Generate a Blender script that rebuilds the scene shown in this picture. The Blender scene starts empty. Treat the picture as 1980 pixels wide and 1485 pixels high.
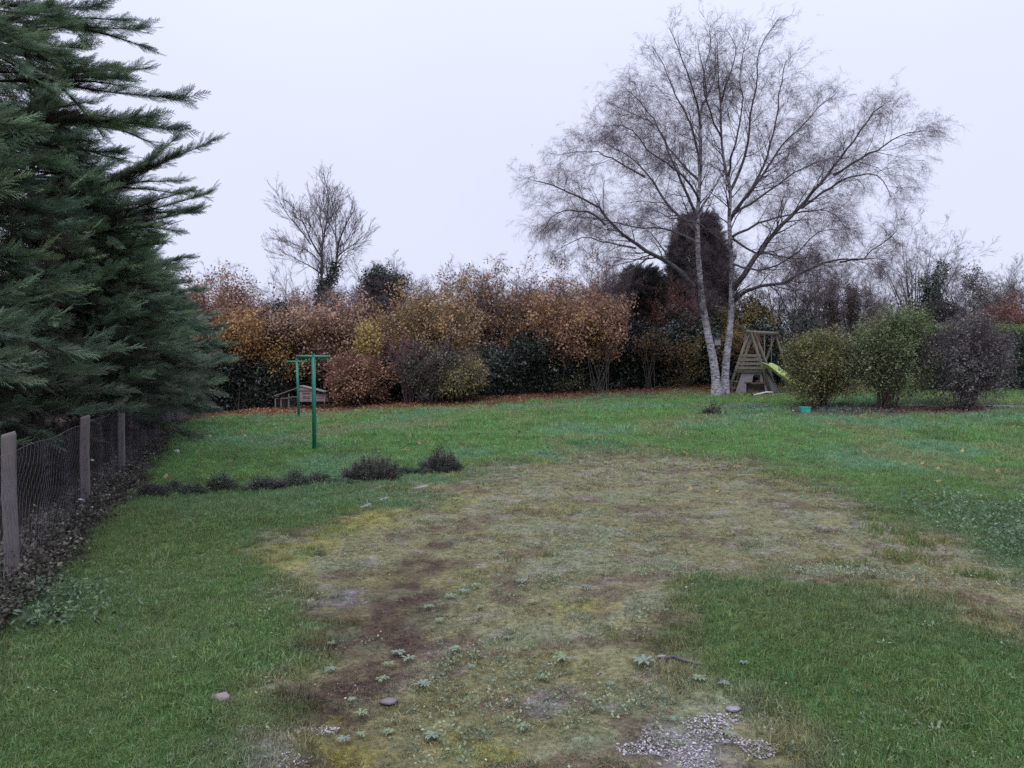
import bpy, math, random
import numpy as np
from mathutils import Vector, Matrix

# ------------------------------------------------------------------ camera, sky, sun, exposure
scene = bpy.context.scene
COL = scene.collection
CZ, F, PITCH = 1.56, 1496.0, math.radians(1.09)
cam_d = bpy.data.cameras.new('camera'); cam = bpy.data.objects.new('camera', cam_d); COL.objects.link(cam)
cam.location = (0, 0, CZ); cam.rotation_euler = (math.pi/2 - PITCH, 0, 0)
cam_d.sensor_width = 36; cam_d.lens = 36*F/1980; cam_d.clip_end = 3000; cam_d.clip_start = 0.05
scene.camera = cam
scene.cycles.use_denoising = False          # an even sky: little noise, and leaves stay crisp
SUN_EL, SUN_ROT = math.radians(58), math.radians(200)
world = bpy.data.worlds.new("World"); scene.world = world; world.use_nodes = True
wn, wl = world.node_tree.nodes, world.node_tree.links
wn.clear()
def wnode(t, **k):
    n = wn.new(t)
    for a, b in k.items(): setattr(n, a, b)
    return n
sky = wnode('ShaderNodeTexSky', sky_type='NISHITA', sun_disc=False, sun_elevation=SUN_EL, sun_rotation=SUN_ROT)
bg1 = wnode('ShaderNodeBackground'); bg1.inputs['Strength'].default_value = 0.05
wl.new(sky.outputs[0], bg1.inputs['Color'])
tc = wnode('ShaderNodeTexCoord'); sx = wnode('ShaderNodeSeparateXYZ'); wl.new(tc.outputs['Generated'], sx.inputs[0])
mx = wnode('ShaderNodeMath', operation='MAXIMUM'); wl.new(sx.outputs['Z'], mx.inputs[0]); mx.inputs[1].default_value = 0
pw = wnode('ShaderNodeMath', operation='POWER'); wl.new(mx.outputs[0], pw.inputs[0]); pw.inputs[1].default_value = 3.6
ml = wnode('ShaderNodeMath', operation='MULTIPLY_ADD'); wl.new(pw.outputs[0], ml.inputs[0]); ml.inputs[1].default_value = 2.0; ml.inputs[2].default_value = 1.0
nz = wnode('ShaderNodeTexNoise'); nz.inputs['Scale'].default_value = 2.2; nz.inputs['Detail'].default_value = 4; wl.new(tc.outputs['Generated'], nz.inputs['Vector'])
ma = wnode('ShaderNodeMath', operation='MULTIPLY_ADD'); wl.new(nz.outputs['Fac'], ma.inputs[0]); ma.inputs[1].default_value = 0.13; ma.inputs[2].default_value = 0.935
mm = wnode('ShaderNodeMath', operation='MULTIPLY'); wl.new(ml.outputs[0], mm.inputs[0]); wl.new(ma.outputs[0], mm.inputs[1])
bg2 = wnode('ShaderNodeBackground'); bg2.inputs['Color'].default_value = (0.795, 0.838, 1.06, 1); wl.new(mm.outputs[0], bg2.inputs['Strength'])
mxs = wnode('ShaderNodeMixShader'); mxs.inputs[0].default_value = 0.97
wl.new(bg1.outputs[0], mxs.inputs[1]); wl.new(bg2.outputs[0], mxs.inputs[2])
wo = wnode('ShaderNodeOutputWorld'); wl.new(mxs.outputs[0], wo.inputs['Surface'])
sun_d = bpy.data.lights.new('sun', 'SUN'); sun_d.energy = 1.5; sun_d.angle = math.radians(60); sun_d.color = (1, 0.97, 0.94)
sun = bpy.data.objects.new('sun', sun_d); COL.objects.link(sun)
sd = Vector((math.sin(SUN_ROT)*math.cos(SUN_EL), math.cos(SUN_ROT)*math.cos(SUN_EL), math.sin(SUN_EL)))
sun.rotation_euler = sd.to_track_quat('Z', 'Y').to_euler(); sun.location = (0, 0, 30)
scene.view_settings.view_transform = 'Standard'; scene.view_settings.look = 'None'
scene.view_settings.exposure = 0.0; scene.view_settings.gamma = 1.0; scene.view_settings.use_curve_mapping = False

# ------------------------------------------------------------------ helpers: noise, ground, picture -> place
rng = random.Random(11); nr = np.random.default_rng(11)
_T = np.random.default_rng(3).random((256, 256))
def vn(x, y, s=0):
    x = np.asarray(x, float) + 17.3*s + 1000; y = np.asarray(y, float) + 9.7*s + 1000
    xi, yi = np.floor(x).astype(int), np.floor(y).astype(int); fx, fy = x-xi, y-yi
    fx, fy = fx*fx*(3-2*fx), fy*fy*(3-2*fy)
    a, b, c, d = _T[xi & 255, yi & 255], _T[(xi+1) & 255, yi & 255], _T[xi & 255, (yi+1) & 255], _T[(xi+1) & 255, (yi+1) & 255]
    return (a*(1-fx)+b*fx)*(1-fy) + (c*(1-fx)+d*fx)*fy
def fbm(x, y, s=0, o=4):
    t, a, n = 0, 1, 0
    for i in range(o):
        t = t + a*vn(np.asarray(x)*2**i, np.asarray(y)*2**i, s+i*5); n += a; a *= .55
    return t/n
def sstep(a, b, x):
    t = np.clip((np.asarray(x, float)-a)/(b-a), 0, 1); return t*t*(3-2*t)
def ground(x, y):
    x = np.asarray(x, float); y = np.asarray(y, float)
    z = sstep(10, 27, y)*(0.28+0.038*np.clip(x, -12, 16))
    z = z + 0.035*np.clip(y-27, 0, 12)
    z = z + 0.21*np.exp(-((x-2.3)/1.7)**2-((y-4.7)/0.95)**2)
    z = z + 0.10*(fbm(x*.42, y*.42, 2, 3)-.5) + 0.02*(vn(x*2.5, y*2.5, 4)-.5)
    return z
def gz(x, y): return float(ground(x, y))
_cp, _sp = math.cos(PITCH), math.sin(PITCH)
def ray(px, py):
    a, b = (px-990)/F, (742.5-py)/F
    return a, _cp + b*_sp, -_sp + b*_cp
def at(px, py, Y):                       # the point of the place seen at a picture point, Y metres off
    a, b, c = ray(px, py); t = Y/b
    return Vector((a*t, Y, CZ + c*t))
_tt = np.concatenate([np.arange(1, 12, .004), np.arange(12, 60, .02)])
def onground(px, py):
    a, b, c = ray(px, py); k = np.nonzero(CZ + c*_tt <= ground(a*_tt, b*_tt))[0]; t = float(_tt[k[0]] if len(k) else _tt[-1])
    return Vector((a*t, b*t, gz(a*t, b*t)))
def inpoly(x, y, poly):                  # signed distance, positive inside
    x = np.asarray(x, float); y = np.asarray(y, float)
    ins = np.zeros(x.shape, bool); d = np.full(x.shape, 1e9)
    n = len(poly)
    for i in range(n):
        (x1, y1), (x2, y2) = poly[i], poly[(i+1) % n]
        cnd = ((y1 > y) != (y2 > y)) & (x < (x2-x1)*(y-y1)/(y2-y1+1e-12)+x1)
        ins ^= cnd
        dx, dy = x2-x1, y2-y1; t = np.clip(((x-x1)*dx+(y-y1)*dy)/(dx*dx+dy*dy+1e-12), 0, 1)
        d = np.minimum(d, np.hypot(x-x1-t*dx, y-y1-t*dy))
    return np.where(ins, d, -d)

# ------------------------------------------------------------------ helpers: materials
MATS = {}
def _m(name):
    m = bpy.data.materials.new(name); m.use_nodes = True; nt = m.node_tree; nt.nodes.clear()
    o = nt.nodes.new('ShaderNodeOutputMaterial'); MATS[name] = m
    return m, nt, o
def N(nt, t, **k):
    n = nt.nodes.new(t)
    for a, b in k.items(): setattr(n, a, b)
    return n
def foliage_mat(name, rough=.6, transl=.25, spec=.3):
    m, nt, o = _m(name); L = nt.links
    a = N(nt, 'ShaderNodeAttribute', attribute_type='INSTANCER', attribute_name='col')
    v = N(nt, 'ShaderNodeAttribute', attribute_type='GEOMETRY', attribute_name='var')
    k = N(nt, 'ShaderNodeMath', operation='MULTIPLY_ADD'); L.new(v.outputs['Fac'], k.inputs[0]); k.inputs[1].default_value = .8; k.inputs[2].default_value = .6
    s = N(nt, 'ShaderNodeVectorMath', operation='SCALE'); L.new(a.outputs['Vector'], s.inputs[0]); L.new(k.outputs[0], s.inputs['Scale'])
    p = N(nt, 'ShaderNodeBsdfPrincipled'); L.new(s.outputs[0], p.inputs['Base Color']); p.inputs['Roughness'].default_value = rough; p.inputs['Specular IOR Level'].default_value = spec
    if transl:
        t = N(nt, 'ShaderNodeBsdfTranslucent'); L.new(s.outputs[0], t.inputs['Color'])
        x = N(nt, 'ShaderNodeMixShader'); x.inputs[0].default_value = transl
        L.new(p.outputs[0], x.inputs[1]); L.new(t.outputs[0], x.inputs[2]); L.new(x.outputs[0], o.inputs[0])
    else: L.new(p.outputs[0], o.inputs[0])
    return m
def noisy_mat(name, c1, c2, scale=(8, 8, 8), rough=.7, detail=5, lo=.35, hi=.65, bump=.0, c3=None, metal=0, spec=.4, bscale=None):
    m, nt, o = _m(name); L = nt.links
    g = N(nt, 'ShaderNodeTexCoord'); mp = N(nt, 'ShaderNodeMapping'); mp.inputs['Scale'].default_value = scale
    L.new(g.outputs['Object'], mp.inputs[0])
    t = N(nt, 'ShaderNodeTexNoise'); t.inputs['Scale'].default_value = 1; t.inputs['Detail'].default_value = detail; t.inputs['Roughness'].default_value = .65
    L.new(mp.outputs[0], t.inputs['Vector'])
    r = N(nt, 'ShaderNodeValToRGB'); r.color_ramp.elements[0].position = lo; r.color_ramp.elements[1].position = hi
    r.color_ramp.elements[0].color = (*c1, 1); r.color_ramp.elements[1].color = (*c2, 1)
    L.new(t.outputs['Fac'], r.inputs[0]); out = r.outputs[0]
    if c3:
        t2 = N(nt, 'ShaderNodeTexNoise'); t2.inputs['Scale'].default_value = 2.3; t2.inputs['Detail'].default_value = 6
        L.new(g.outputs['Object'], t2.inputs['Vector'])
        r2 = N(nt, 'ShaderNodeMapRange'); r2.inputs[1].default_value = .5; r2.inputs[2].default_value = .68; L.new(t2.outputs['Fac'], r2.inputs[0])
        x = N(nt, 'ShaderNodeMix', data_type='RGBA'); L.new(r2.outputs[0], x.inputs['Factor']); L.new(out, x.inputs['A']); x.inputs['B'].default_value = (*c3, 1); out = x.outputs['Result']
    p = N(nt, 'ShaderNodeBsdfPrincipled'); L.new(out, p.inputs['Base Color']); p.inputs['Roughness'].default_value = rough; p.inputs['Metallic'].default_value = metal; p.inputs['Specular IOR Level'].default_value = spec
    if bump:
        b = N(nt, 'ShaderNodeBump'); b.inputs['Strength'].default_value = bump; b.inputs['Distance'].default_value = .01
        L.new(t.outputs['Fac'], b.inputs['Height']); L.new(b.outputs[0], p.inputs['Normal'])
    L.new(p.outputs[0], o.inputs[0])
    return m
LEAF = foliage_mat('leaf', .55, .28, .3)
GLOSSY = foliage_mat('glossy_leaf', .38, .1, .5)
NEEDLE = foliage_mat('conifer_scale', .6, .28, .25)
BLADE = foliage_mat('grass_blade', .5, .25, .35)
TWIG = foliage_mat('twig_bark', .7, 0, .2)
STONE = foliage_mat('stone', .8, 0, .2)
BARK = noisy_mat('bark', (.045, .036, .036), (.11, .09, .085), (9, 9, 3), .85, bump=.5)
GREYBARK = noisy_mat('grey_bark', (.05, .044, .045), (.12, .108, .108), (9, 9, 3), .85, bump=.4)
BIRCHBARK = noisy_mat('birch_bark', (.05, .043, .05), (.44, .41, .45), (7, 7, 17), .7, 8, .38, .58, .4, (.20, .178, .195))
LIMBBARK = noisy_mat('birch_limb_bark', (.032, .026, .03), (.125, .108, .115), (7, 7, 9), .75, 5, .38, .66, .3)
POSTMAT = noisy_mat('weathered_post', (.085, .07, .074), (.165, .14, .145), (14, 14, 5), .85, 6, .3, .7, .4, (.10, .09, .072))
WIRE = noisy_mat('galvanised_wire', (.10, .09, .11), (.17, .155, .185), (20, 20, 20), .5, metal=.3)
GREENPAINT = noisy_mat('green_paint', (.008, .135, .085), (.02, .20, .135), (14, 14, 6), .42, 5, .3, .7, .1, (.014, .165, .10))
WOOD = noisy_mat('greenish_timber', (.125, .115, .09), (.235, .21, .17), (5, 5, 22), .8, 6, .3, .7, .3, (.15, .155, .085))
WOODRED = noisy_mat('reddish_bracket', (.15, .085, .07), (.22, .13, .11), (14, 14, 14), .8)
PLY = noisy_mat('grey_plywood', (.20, .175, .195), (.31, .275, .295), (3, 3, 14), .8, 6, .3, .7, .2)
DARKBOARD = noisy_mat('dark_board', (.06, .05, .04), (.11, .09, .07), (4, 4, 10), .8)
LIME = noisy_mat('lime_plastic', (.36, .44, .14), (.45, .53, .20), (5, 5, 5), .45)
HUTCHWOOD = noisy_mat('pink_grey_board', (.22, .155, .165), (.33, .245, .255), (22, 22, 4), .8, 6, .3, .7, .2)
FELT = noisy_mat('roof_felt', (.13, .12, .105), (.22, .20, .17), (9, 9, 9), .9)
TEAL = noisy_mat('teal_plastic', (.02, .30, .24), (.05, .40, .33), (6, 6, 6), .45)
REDP = noisy_mat('red_plastic', (.28, .035, .03), (.40, .06, .05), (6, 6, 6), .5)
WHITEP = noisy_mat('white_paint', (.55, .55, .58), (.72, .71, .75), (9, 9, 9), .55)
BLACKP = noisy_mat('black_rubber', (.02, .02, .022), (.05, .05, .055), (9, 9, 9), .6)
ROPE = noisy_mat('pale_rope', (.22, .21, .20), (.34, .32, .30), (30, 30, 30), .9)
PINKSTONE = noisy_mat('pink_stone', (.17, .128, .14), (.27, .21, .225), (16, 16, 16), .8, bump=.4)
GREYSTONE = noisy_mat('grey_stone', (.17, .155, .165), (.30, .275, .295), (9, 9, 9), .85, bump=.5)

# ------------------------------------------------------------------ helpers: meshes and objects
def tag(o, label=None, cat=None, group=None, kind=None):
    if label: o['label'] = label
    if cat: o['category'] = cat
    if group: o['group'] = group
    if kind: o['kind'] = kind
    return o
def thing(name, loc, label, cat, group=None, rz=0):
    o = bpy.data.objects.new(name, None); o.empty_display_size = .2; COL.objects.link(o)
    o.location = loc; o.rotation_euler = (0, 0, rz)
    return tag(o, label, cat, group)
def mesh_np(name, V, loops, starts, totals, mat=None, smooth=False):
    me = bpy.data.meshes.new(name)
    me.vertices.add(len(V)); me.vertices.foreach_set('co', np.ascontiguousarray(V, np.float32).ravel())
    me.loops.add(len(loops)); me.loops.foreach_set('vertex_index', np.ascontiguousarray(loops, np.int32))
    me.polygons.add(len(starts)); me.polygons.foreach_set('loop_start', np.ascontiguousarray(starts, np.int32))
    me.polygons.foreach_set('loop_total', np.ascontiguousarray(totals, np.int32))
    if smooth: me.polygons.foreach_set('use_smooth', np.ones(len(starts), bool))
    me.update(calc_edges=True); me.validate()
    if mat: me.materials.append(mat)
    return me
def link(name, me, parent=None, loc=None):
    o = bpy.data.objects.new(name, me); COL.objects.link(o)
    if parent: o.parent = parent
    if loc is not None: o.location = loc
    return o
class MB:
    def __init__(s): s.v, s.f = [], []
    def add(s, vs, fs):
        b = len(s.v); s.v += [tuple(v) for v in vs]; s.f += [tuple(i+b for i in f) for f in fs]; return s
    def box(s, c, d, R=None, taper=1.0):
        x, y, z = d[0]/2, d[1]/2, d[2]/2; c = Vector(c); vs = []
        for k in (-1, 1):
            q = taper if k > 0 else 1
            for i, j in ((-1, -1), (1, -1), (1, 1), (-1, 1)):
                p = Vector((i*x*q, j*y*q, k*z)); vs.append(c + (R @ p if R else p))
        return s.add(vs, [(3, 2, 1, 0), (4, 5, 6, 7), (0, 1, 5, 4), (1, 2, 6, 5), (2, 3, 7, 6), (3, 0, 4, 7)])
    def beam(s, a, b, w, h):                # a squared timber from a to b
        a, b = Vector(a), Vector(b); d = b-a
        q = d.to_track_quat('Z', 'Y').to_matrix()
        return s.box((a+b)/2, (w, h, d.length), q)
    def tube(s, pts, rad, k=8, cap=True):
        pts = [Vector(p) for p in pts]; n = len(pts)
        if not isinstance(rad, (list, tuple)): rad = [rad]*n
        vs, fs = [], []; ref = None
        for i, p in enumerate(pts):
            t = (pts[min(i+1, n-1)]-pts[max(i-1, 0)]).normalized()
            if ref is None: ref = t.orthogonal()
            ref = (ref - t*ref.dot(t)).normalized(); w = t.cross(ref)
            for j in range(k):
                a = 2*math.pi*j/k; vs.append(p + (ref*math.cos(a)+w*math.sin(a))*rad[i])
        for i in range(n-1):
            for j in range(k): fs.append((i*k+j, i*k+(j+1) % k, (i+1)*k+(j+1) % k, (i+1)*k+j))
        if cap: fs += [tuple(range(k-1, -1, -1)), tuple(range((n-1)*k, n*k))]
        return s.add(vs, fs)
    def prism(s, prof, a, b):               # profile (list of 3-vectors) swept from offset a to b
        n = len(prof); a, b = Vector(a), Vector(b)
        vs = [Vector(p)+a for p in prof] + [Vector(p)+b for p in prof]
        return s.add(vs, [tuple(range(n-1, -1, -1)), tuple(range(n, 2*n))] + [(i, (i+1) % n, n+(i+1) % n, n+i) for i in range(n)])
    def mesh(s, name, mat=None, smooth=False):
        me = bpy.data.meshes.new(name); me.from_pydata(s.v, [], s.f); me.update()
        if smooth: me.polygons.foreach_set('use_smooth', np.ones(len(me.polygons), bool))
        if mat: me.materials.append(mat)
        return me
    def build(s, name, mat, parent=None, smooth=False, bevel=0, loc=None):
        o = link(name, s.mesh(name, mat, smooth), parent, loc)
        if bevel:
            b = o.modifiers.new('bevel', 'BEVEL'); b.width = bevel; b.segments = 2
        return o
def tubes_np(polys, k=3, org=(0, 0, 0)):
    """polys: list of (list of points, list of radii) -> V, loops, starts, totals; all tubes tapered, open ended"""
    by = {}
    for p, r in polys: by.setdefault(len(p), []).append((p, r))
    VV, LL, off = [], [], 0
    for n, ps in by.items():
        P = np.array([[tuple(q) for q in p] for p, _ in ps], float); R = np.array([r for _, r in ps], float); m = len(ps)
        T = np.empty_like(P); T[:, 1:-1] = P[:, 2:]-P[:, :-2]; T[:, 0] = P[:, 1]-P[:, 0]; T[:, -1] = P[:, -1]-P[:, -2]
        T /= np.linalg.norm(T, axis=2, keepdims=True)+1e-9
        ax = P[:, -1]-P[:, 0]; ref = np.cross(ax, np.where(np.abs(ax[:, 2:3]) > .8*np.linalg.norm(ax, axis=1, keepdims=True), [[1., .2, 0]], [[0, .1, 1.]]))
        ref = ref[:, None, :] - T*np.sum(T*ref[:, None, :], 2, keepdims=True); ref /= np.linalg.norm(ref, axis=2, keepdims=True)+1e-9
        W = np.cross(T, ref)
        a = np.arange(k)*2*math.pi/k
        V = P[:, :, None, :] + R[:, :, None, None]*(ref[:, :, None, :]*np.cos(a)[None, None, :, None] + W[:, :, None, :]*np.sin(a)[None, None, :, None])
        VV.append(V.reshape(-1, 3))
        b = (np.arange(m)*n*k)[:, None, None] + (np.arange(n-1)*k)[None, :, None]; j = np.arange(k)[None, None, :]; jn = (j+1) % k
        q = np.stack([b+j, b+jn, b+k+jn, b+k+j], -1).reshape(-1, 4) + off
        LL.append(q); off += m*n*k
    V = np.concatenate(VV)-np.array(org); Q = np.concatenate(LL)
    return V, Q.ravel(), np.arange(len(Q))*4, np.full(len(Q), 4)
def tube_obj(name, polys, mat, parent=None, k=4, kind=None):
    if not polys: return None
    org = tuple(parent.location) if parent else (0, 0, 0)
    o = link(name, mesh_np(name, *tubes_np(polys, k, org), mat, True), parent)
    return tag(o, kind=kind)

# ------------------------------------------------------------------ helpers: scattering leaves, twigs, blades
def source(name, V, Fc, var):               # a small mesh that crowns and lawns are scattered from
    me = bpy.data.meshes.new(name); me.from_pydata([tuple(v) for v in V], [], Fc); me.update()
    a = me.attributes.new('var', 'FLOAT', 'POINT'); a.data.foreach_set('value', np.array(var, np.float32))
    return bpy.data.objects.new(name, me)
_NG = {}
def node_group(srcs, mat):
    key = (tuple(s.name for s in srcs), mat.name)
    if key in _NG: return _NG[key]
    ng = bpy.data.node_groups.new('scatter', 'GeometryNodeTree')
    ng.interface.new_socket('Geometry', in_out='INPUT', socket_type='NodeSocketGeometry')
    ng.interface.new_socket('Geometry', in_out='OUTPUT', socket_type='NodeSocketGeometry')
    n, L = ng.nodes, ng.links
    gi, go = n.new('NodeGroupInput'), n.new('NodeGroupOutput')
    def named(t, nm):
        a = n.new('GeometryNodeInputNamedAttribute'); a.data_type = t; a.inputs['Name'].default_value = nm; return a.outputs[0]
    rot, scl, idx = named('FLOAT_VECTOR', 'rot'), named('FLOAT', 'scl'), named('INT', 'idx')
    e2r = n.new('FunctionNodeEulerToRotation'); L.new(rot, e2r.inputs[0])
    jn = n.new('GeometryNodeJoinGeometry')
    for i, s in enumerate(srcs):
        oi = n.new('GeometryNodeObjectInfo'); oi.inputs['Object'].default_value = s; oi.inputs['As Instance'].default_value = False
        sm = n.new('GeometryNodeSetMaterial'); sm.inputs['Material'].default_value = mat; L.new(oi.outputs['Geometry'], sm.inputs['Geometry'])
        cp = n.new('FunctionNodeCompare'); cp.data_type = 'INT'; cp.operation = 'EQUAL'
        L.new(idx, [q for q in cp.inputs if q.type == 'INT'][0]); [q for q in cp.inputs if q.type == 'INT'][1].default_value = i
        ip = n.new('GeometryNodeInstanceOnPoints'); L.new(gi.outputs[0], ip.inputs['Points']); L.new(sm.outputs[0], ip.inputs['Instance'])
        L.new(cp.outputs[0], ip.inputs['Selection']); L.new(e2r.outputs[0], ip.inputs['Rotation']); L.new(scl, ip.inputs['Scale'])
        L.new(ip.outputs[0], jn.inputs[0])
    L.new(jn.outputs[0], go.inputs[0])
    _NG[key] = ng; return ng
def eulers(D, H):                           # local +Z along D, local +X towards H
    D = np.array(D, float); H = np.array(H, float)
    z = D/(np.linalg.norm(D, axis=1, keepdims=True)+1e-9)
    x = H - z*np.sum(H*z, 1, keepdims=True); nrm = np.linalg.norm(x, axis=1, keepdims=True)
    bad = nrm[:, 0] < 1e-3; x[bad] = np.cross(z[bad], [[.3, .9, .1]]); x /= np.linalg.norm(x, axis=1, keepdims=True)+1e-9
    y = np.cross(z, x)
    return np.stack([np.arctan2(y[:, 2], z[:, 2]), -np.arcsin(np.clip(x[:, 2], -1, 1)), np.arctan2(x[:, 1], x[:, 0])], 1)
def scatter(name, parent, srcs, mat, P, D, H, S, C, kind='stuff', idx=None):
    P = np.array(P, float); n = len(P)
    if n == 0: return None
    if parent: P = P - np.array(parent.location)
    me = bpy.data.meshes.new(name); me.vertices.add(n); me.vertices.foreach_set('co', P.astype(np.float32).ravel())
    def at_(nm, t, arr, f='value'):
        a = me.attributes.new(nm, t, 'POINT'); a.data.foreach_set(f, np.ascontiguousarray(arr).ravel())
    at_('rot', 'FLOAT_VECTOR', eulers(D, H).astype(np.float32), 'vector')
    at_('scl', 'FLOAT', np.broadcast_to(np.asarray(S, np.float32), (n,)))
    at_('col', 'FLOAT_VECTOR', np.array(C, np.float32), 'vector')
    at_('idx', 'INT', (nr.integers(0, len(srcs), n) if idx is None else idx).astype(np.int32))
    me.materials.append(mat)
    o = link(name, me, parent)
    md = o.modifiers.new('scatter', 'NODES'); md.node_group = node_group(srcs, mat)
    return tag(o, kind=kind)
def rand_dirs(n):
    v = nr.normal(size=(n, 3)); return v/np.linalg.norm(v, axis=1, keepdims=True)
def palette(P, cols, scale=.8, seed=0, jit=.18, rnd=.5):
    """colour of each leaf cluster: picked among cols by clumps of noise plus chance"""
    P = np.array(P, float); n = len(P); c = np.array(cols, float)
    t = fbm(P[:, 0]*scale+P[:, 2]*.37*scale, P[:, 2]*scale+P[:, 1]*.6*scale, seed, 3)
    t = np.clip((t-.28)/.44, 0, .999)*(1-rnd) + nr.random(n)*rnd
    f = np.clip(t, 0, .999)*(len(c)-1); i = f.astype(int); w = (f-i)[:, None]
    out = c[i]*(1-w)+c[np.minimum(i+1, len(c)-1)]*w
    return out*(1+nr.normal(size=(n, 1))*jit).clip(.5, 1.6)

def cone_twig(V, Fc, var, pts, r0, r1, k=3, v=None):
    n = len(pts); b = len(V); v = rng.random() if v is None else v
    for i, p in enumerate(pts):
        t = (pts[min(i+1, n-1)]-pts[max(i-1, 0)]).normalized(); u = t.orthogonal().normalized(); w = t.cross(u); r = r0+(r1-r0)*i/(n-1)
        for j in range(k):
            a = 2*math.pi*j/k; V.append(p+(u*math.cos(a)+w*math.sin(a))*r); var.append(v)
    for i in range(n-1):
        for j in range(k): Fc.append((b+i*k+j, b+i*k+(j+1) % k, b+(i+1)*k+(j+1) % k, b+(i+1)*k+j))
def rv(s=1): return Vector((rng.gauss(0, 1), rng.gauss(0, 1), rng.gauss(0, 1)))*s
def src_frond(name):                        # feathery conifer plume, 1 m long, flat in local XZ
    V, Fc, var = [], [], []
    def strip(a, b, w, v):
        d = (b-a).normalized(); s = d.cross(Vector((rng.uniform(-.5, .5), 1, rng.uniform(-.5, .5)))).normalized()*w
        i = len(V); V.extend([a-s, a+s, b]); var.extend([v, v, v]); Fc.append((i, i+1, i+2))
    bend = rng.uniform(-.12, .12)
    ax = [Vector((bend*t*t+rng.gauss(0, .006), rng.gauss(0, .01)-.08*t*t, t)) for t in [i/8 for i in range(9)]]
    for i in range(8): strip(ax[i], ax[i+1]+(ax[i+1]-ax[i])*.3, .013*(1-.6*i/8), .3)
    n = 20
    for i in range(n):
        t = .06+.92*i/n; side = 1 if i % 2 else -1
        f = t*8; q = int(f); p = ax[q].lerp(ax[min(q+1, 8)], f-q)
        L = (.36*(1-t)**.75+.06)*rng.uniform(.75, 1.2)
        d = Vector((side*rng.uniform(.55, .85), rng.gauss(0, .22), 1)).normalized(); v0 = rng.random()
        cur = p; segs = 3
        for k in range(segs):
            d2 = (d+Vector((0, -.05, .16))).normalized(); nx = cur+d*L/segs; strip(cur, nx+d*.02, .011*(1-.25*k), v0)
            for m in range(4):
                u = (m+.5)/4; pp = cur.lerp(nx, u); s2 = 1 if m % 2 else -1
                dd = (d+Vector((s2*.75*d.z, rng.gauss(0, .35), -s2*.75*d.x+.25))).normalized()
                strip(pp, pp+dd*L*rng.uniform(.2, .36)*(1-.22*k), .0085, (v0+rng.random())/2)
            cur = nx; d = d2
    return source(name, V, Fc, var)
def leafq(V, Fc, var, p, d, nrm, L, W, v, fold=.25):
    d = d.normalized(); s = d.cross(nrm).normalized(); nn = s.cross(d)
    i = len(V)
    V.extend([p, p+d*L*.45+s*W/2+nn*fold*W, p+d*L, p+d*L*.45-s*W/2+nn*fold*W]); var.extend([v]*4)
    Fc.extend([(i, i+1, i+2), (i, i+2, i+3)])
def src_leaves(name, n, L, W, spread, twig=.3, hang=.3, ragged=.3):
    V, Fc, var = [], [], []
    if twig: cone_twig(V, Fc, var, [Vector((0, 0, -twig*.3)), Vector((rng.gauss(0, .02), rng.gauss(0, .02), twig*.4)), Vector((rng.gauss(0, .04), rng.gauss(0, .04), twig))], .004, .0015, 3, 0)
    for i in range(n):
        p = Vector((rng.gauss(0, spread), rng.gauss(0, spread), rng.uniform(-.3, 1.1)*max(twig, spread)))
        d = (Vector((p.x, p.y, 0))*3/max(spread, .01)*.3 + rv(.6) + Vector((0, 0, .25-hang))).normalized()
        leafq(V, Fc, var, p, d, (rv(.6)+Vector((0, 0, 1))), L*rng.uniform(1-ragged, 1+ragged), W*rng.uniform(1-ragged, 1+ragged), rng.random(), rng.uniform(-.1, .35))
    return source(name, V, Fc, var)
def src_twig(name, L=.6, n=11, sub=3, droop=.0, ang=.7, r=.004):
    """fine twig, growing along +Z; droop bends it towards +X"""
    V, Fc, var = [], [], []
    def path(p, d, L, s, dr, gn=.12):
        out = [p.copy()]
        for i in range(s):
            d = (d+rv(gn)+Vector((dr, 0, 0))).normalized(); p = p+d*L/s; out.append(p.copy())
        return out
    m = path(Vector(), Vector((0, 0, 1)), L, 5, droop*.35)
    cone_twig(V, Fc, var, m, r, r*.35)
    for i in range(n):
        t = rng.uniform(.08, .98)*5; q = min(int(t), 4); p = m[q].lerp(m[q+1], t-q); md = (m[q+1]-m[q]).normalized()
        o = rv(1); o = (o-md*o.dot(md)).normalized(); d = (md*math.cos(ang)+o*math.sin(ang)).normalized()
        l1 = L*rng.uniform(.25, .6)*(1.1-.5*t/5); c = path(p, d, l1, 3, droop*.5)
        cone_twig(V, Fc, var, c, r*.6, r*.25)
        for j in range(sub):
            u = rng.uniform(.2, 1)*3; q = min(int(u), 2); pp = c[q].lerp(c[q+1], u-q); cd = (c[q+1]-c[q]).normalized()
            o = rv(1); o = (o-cd*o.dot(cd)).normalized(); d = (cd*.75+o*.65).normalized()
            cone_twig(V, Fc, var, path(pp, d, l1*rng.uniform(.3, .65), 2, droop*.6), r*.42, r*.2)
    return source(name, V, Fc, var)
def src_grass(name, n=34, R=.055, h=.055, w=.0042, lean=.6):
    V, Fc, var = [], [], []
    for i in range(n):
        a = rng.uniform(0, 6.283); q = R*math.sqrt(rng.random()); p = Vector((q*math.cos(a), q*math.sin(a), -.012))
        H = h*rng.uniform(.5, 1.35); l = abs(rng.gauss(0, lean)); b = rng.uniform(0, 6.283); d = Vector((math.cos(b), math.sin(b), 0))
        s = Vector((-d.y, d.x, 0))*w*rng.uniform(.7, 1.3)/2; s = s if rng.random() < .6 else Vector((d.x, d.y, 0))*w/2
        m = p+Vector((0, 0, H*.6))+d*H*l*.3; t = p+Vector((0, 0, H*max(.35, 1-.35*l)))+d*H*l
        k = len(V); v = rng.random(); V.extend([p-s, p+s, m+s*.75, m-s*.75, t]); var.extend([v]*5)
        Fc.extend([(k, k+1, k+2, k+3), (k+3, k+2, k+4)])
    return source(name, V, Fc, var)
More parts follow.
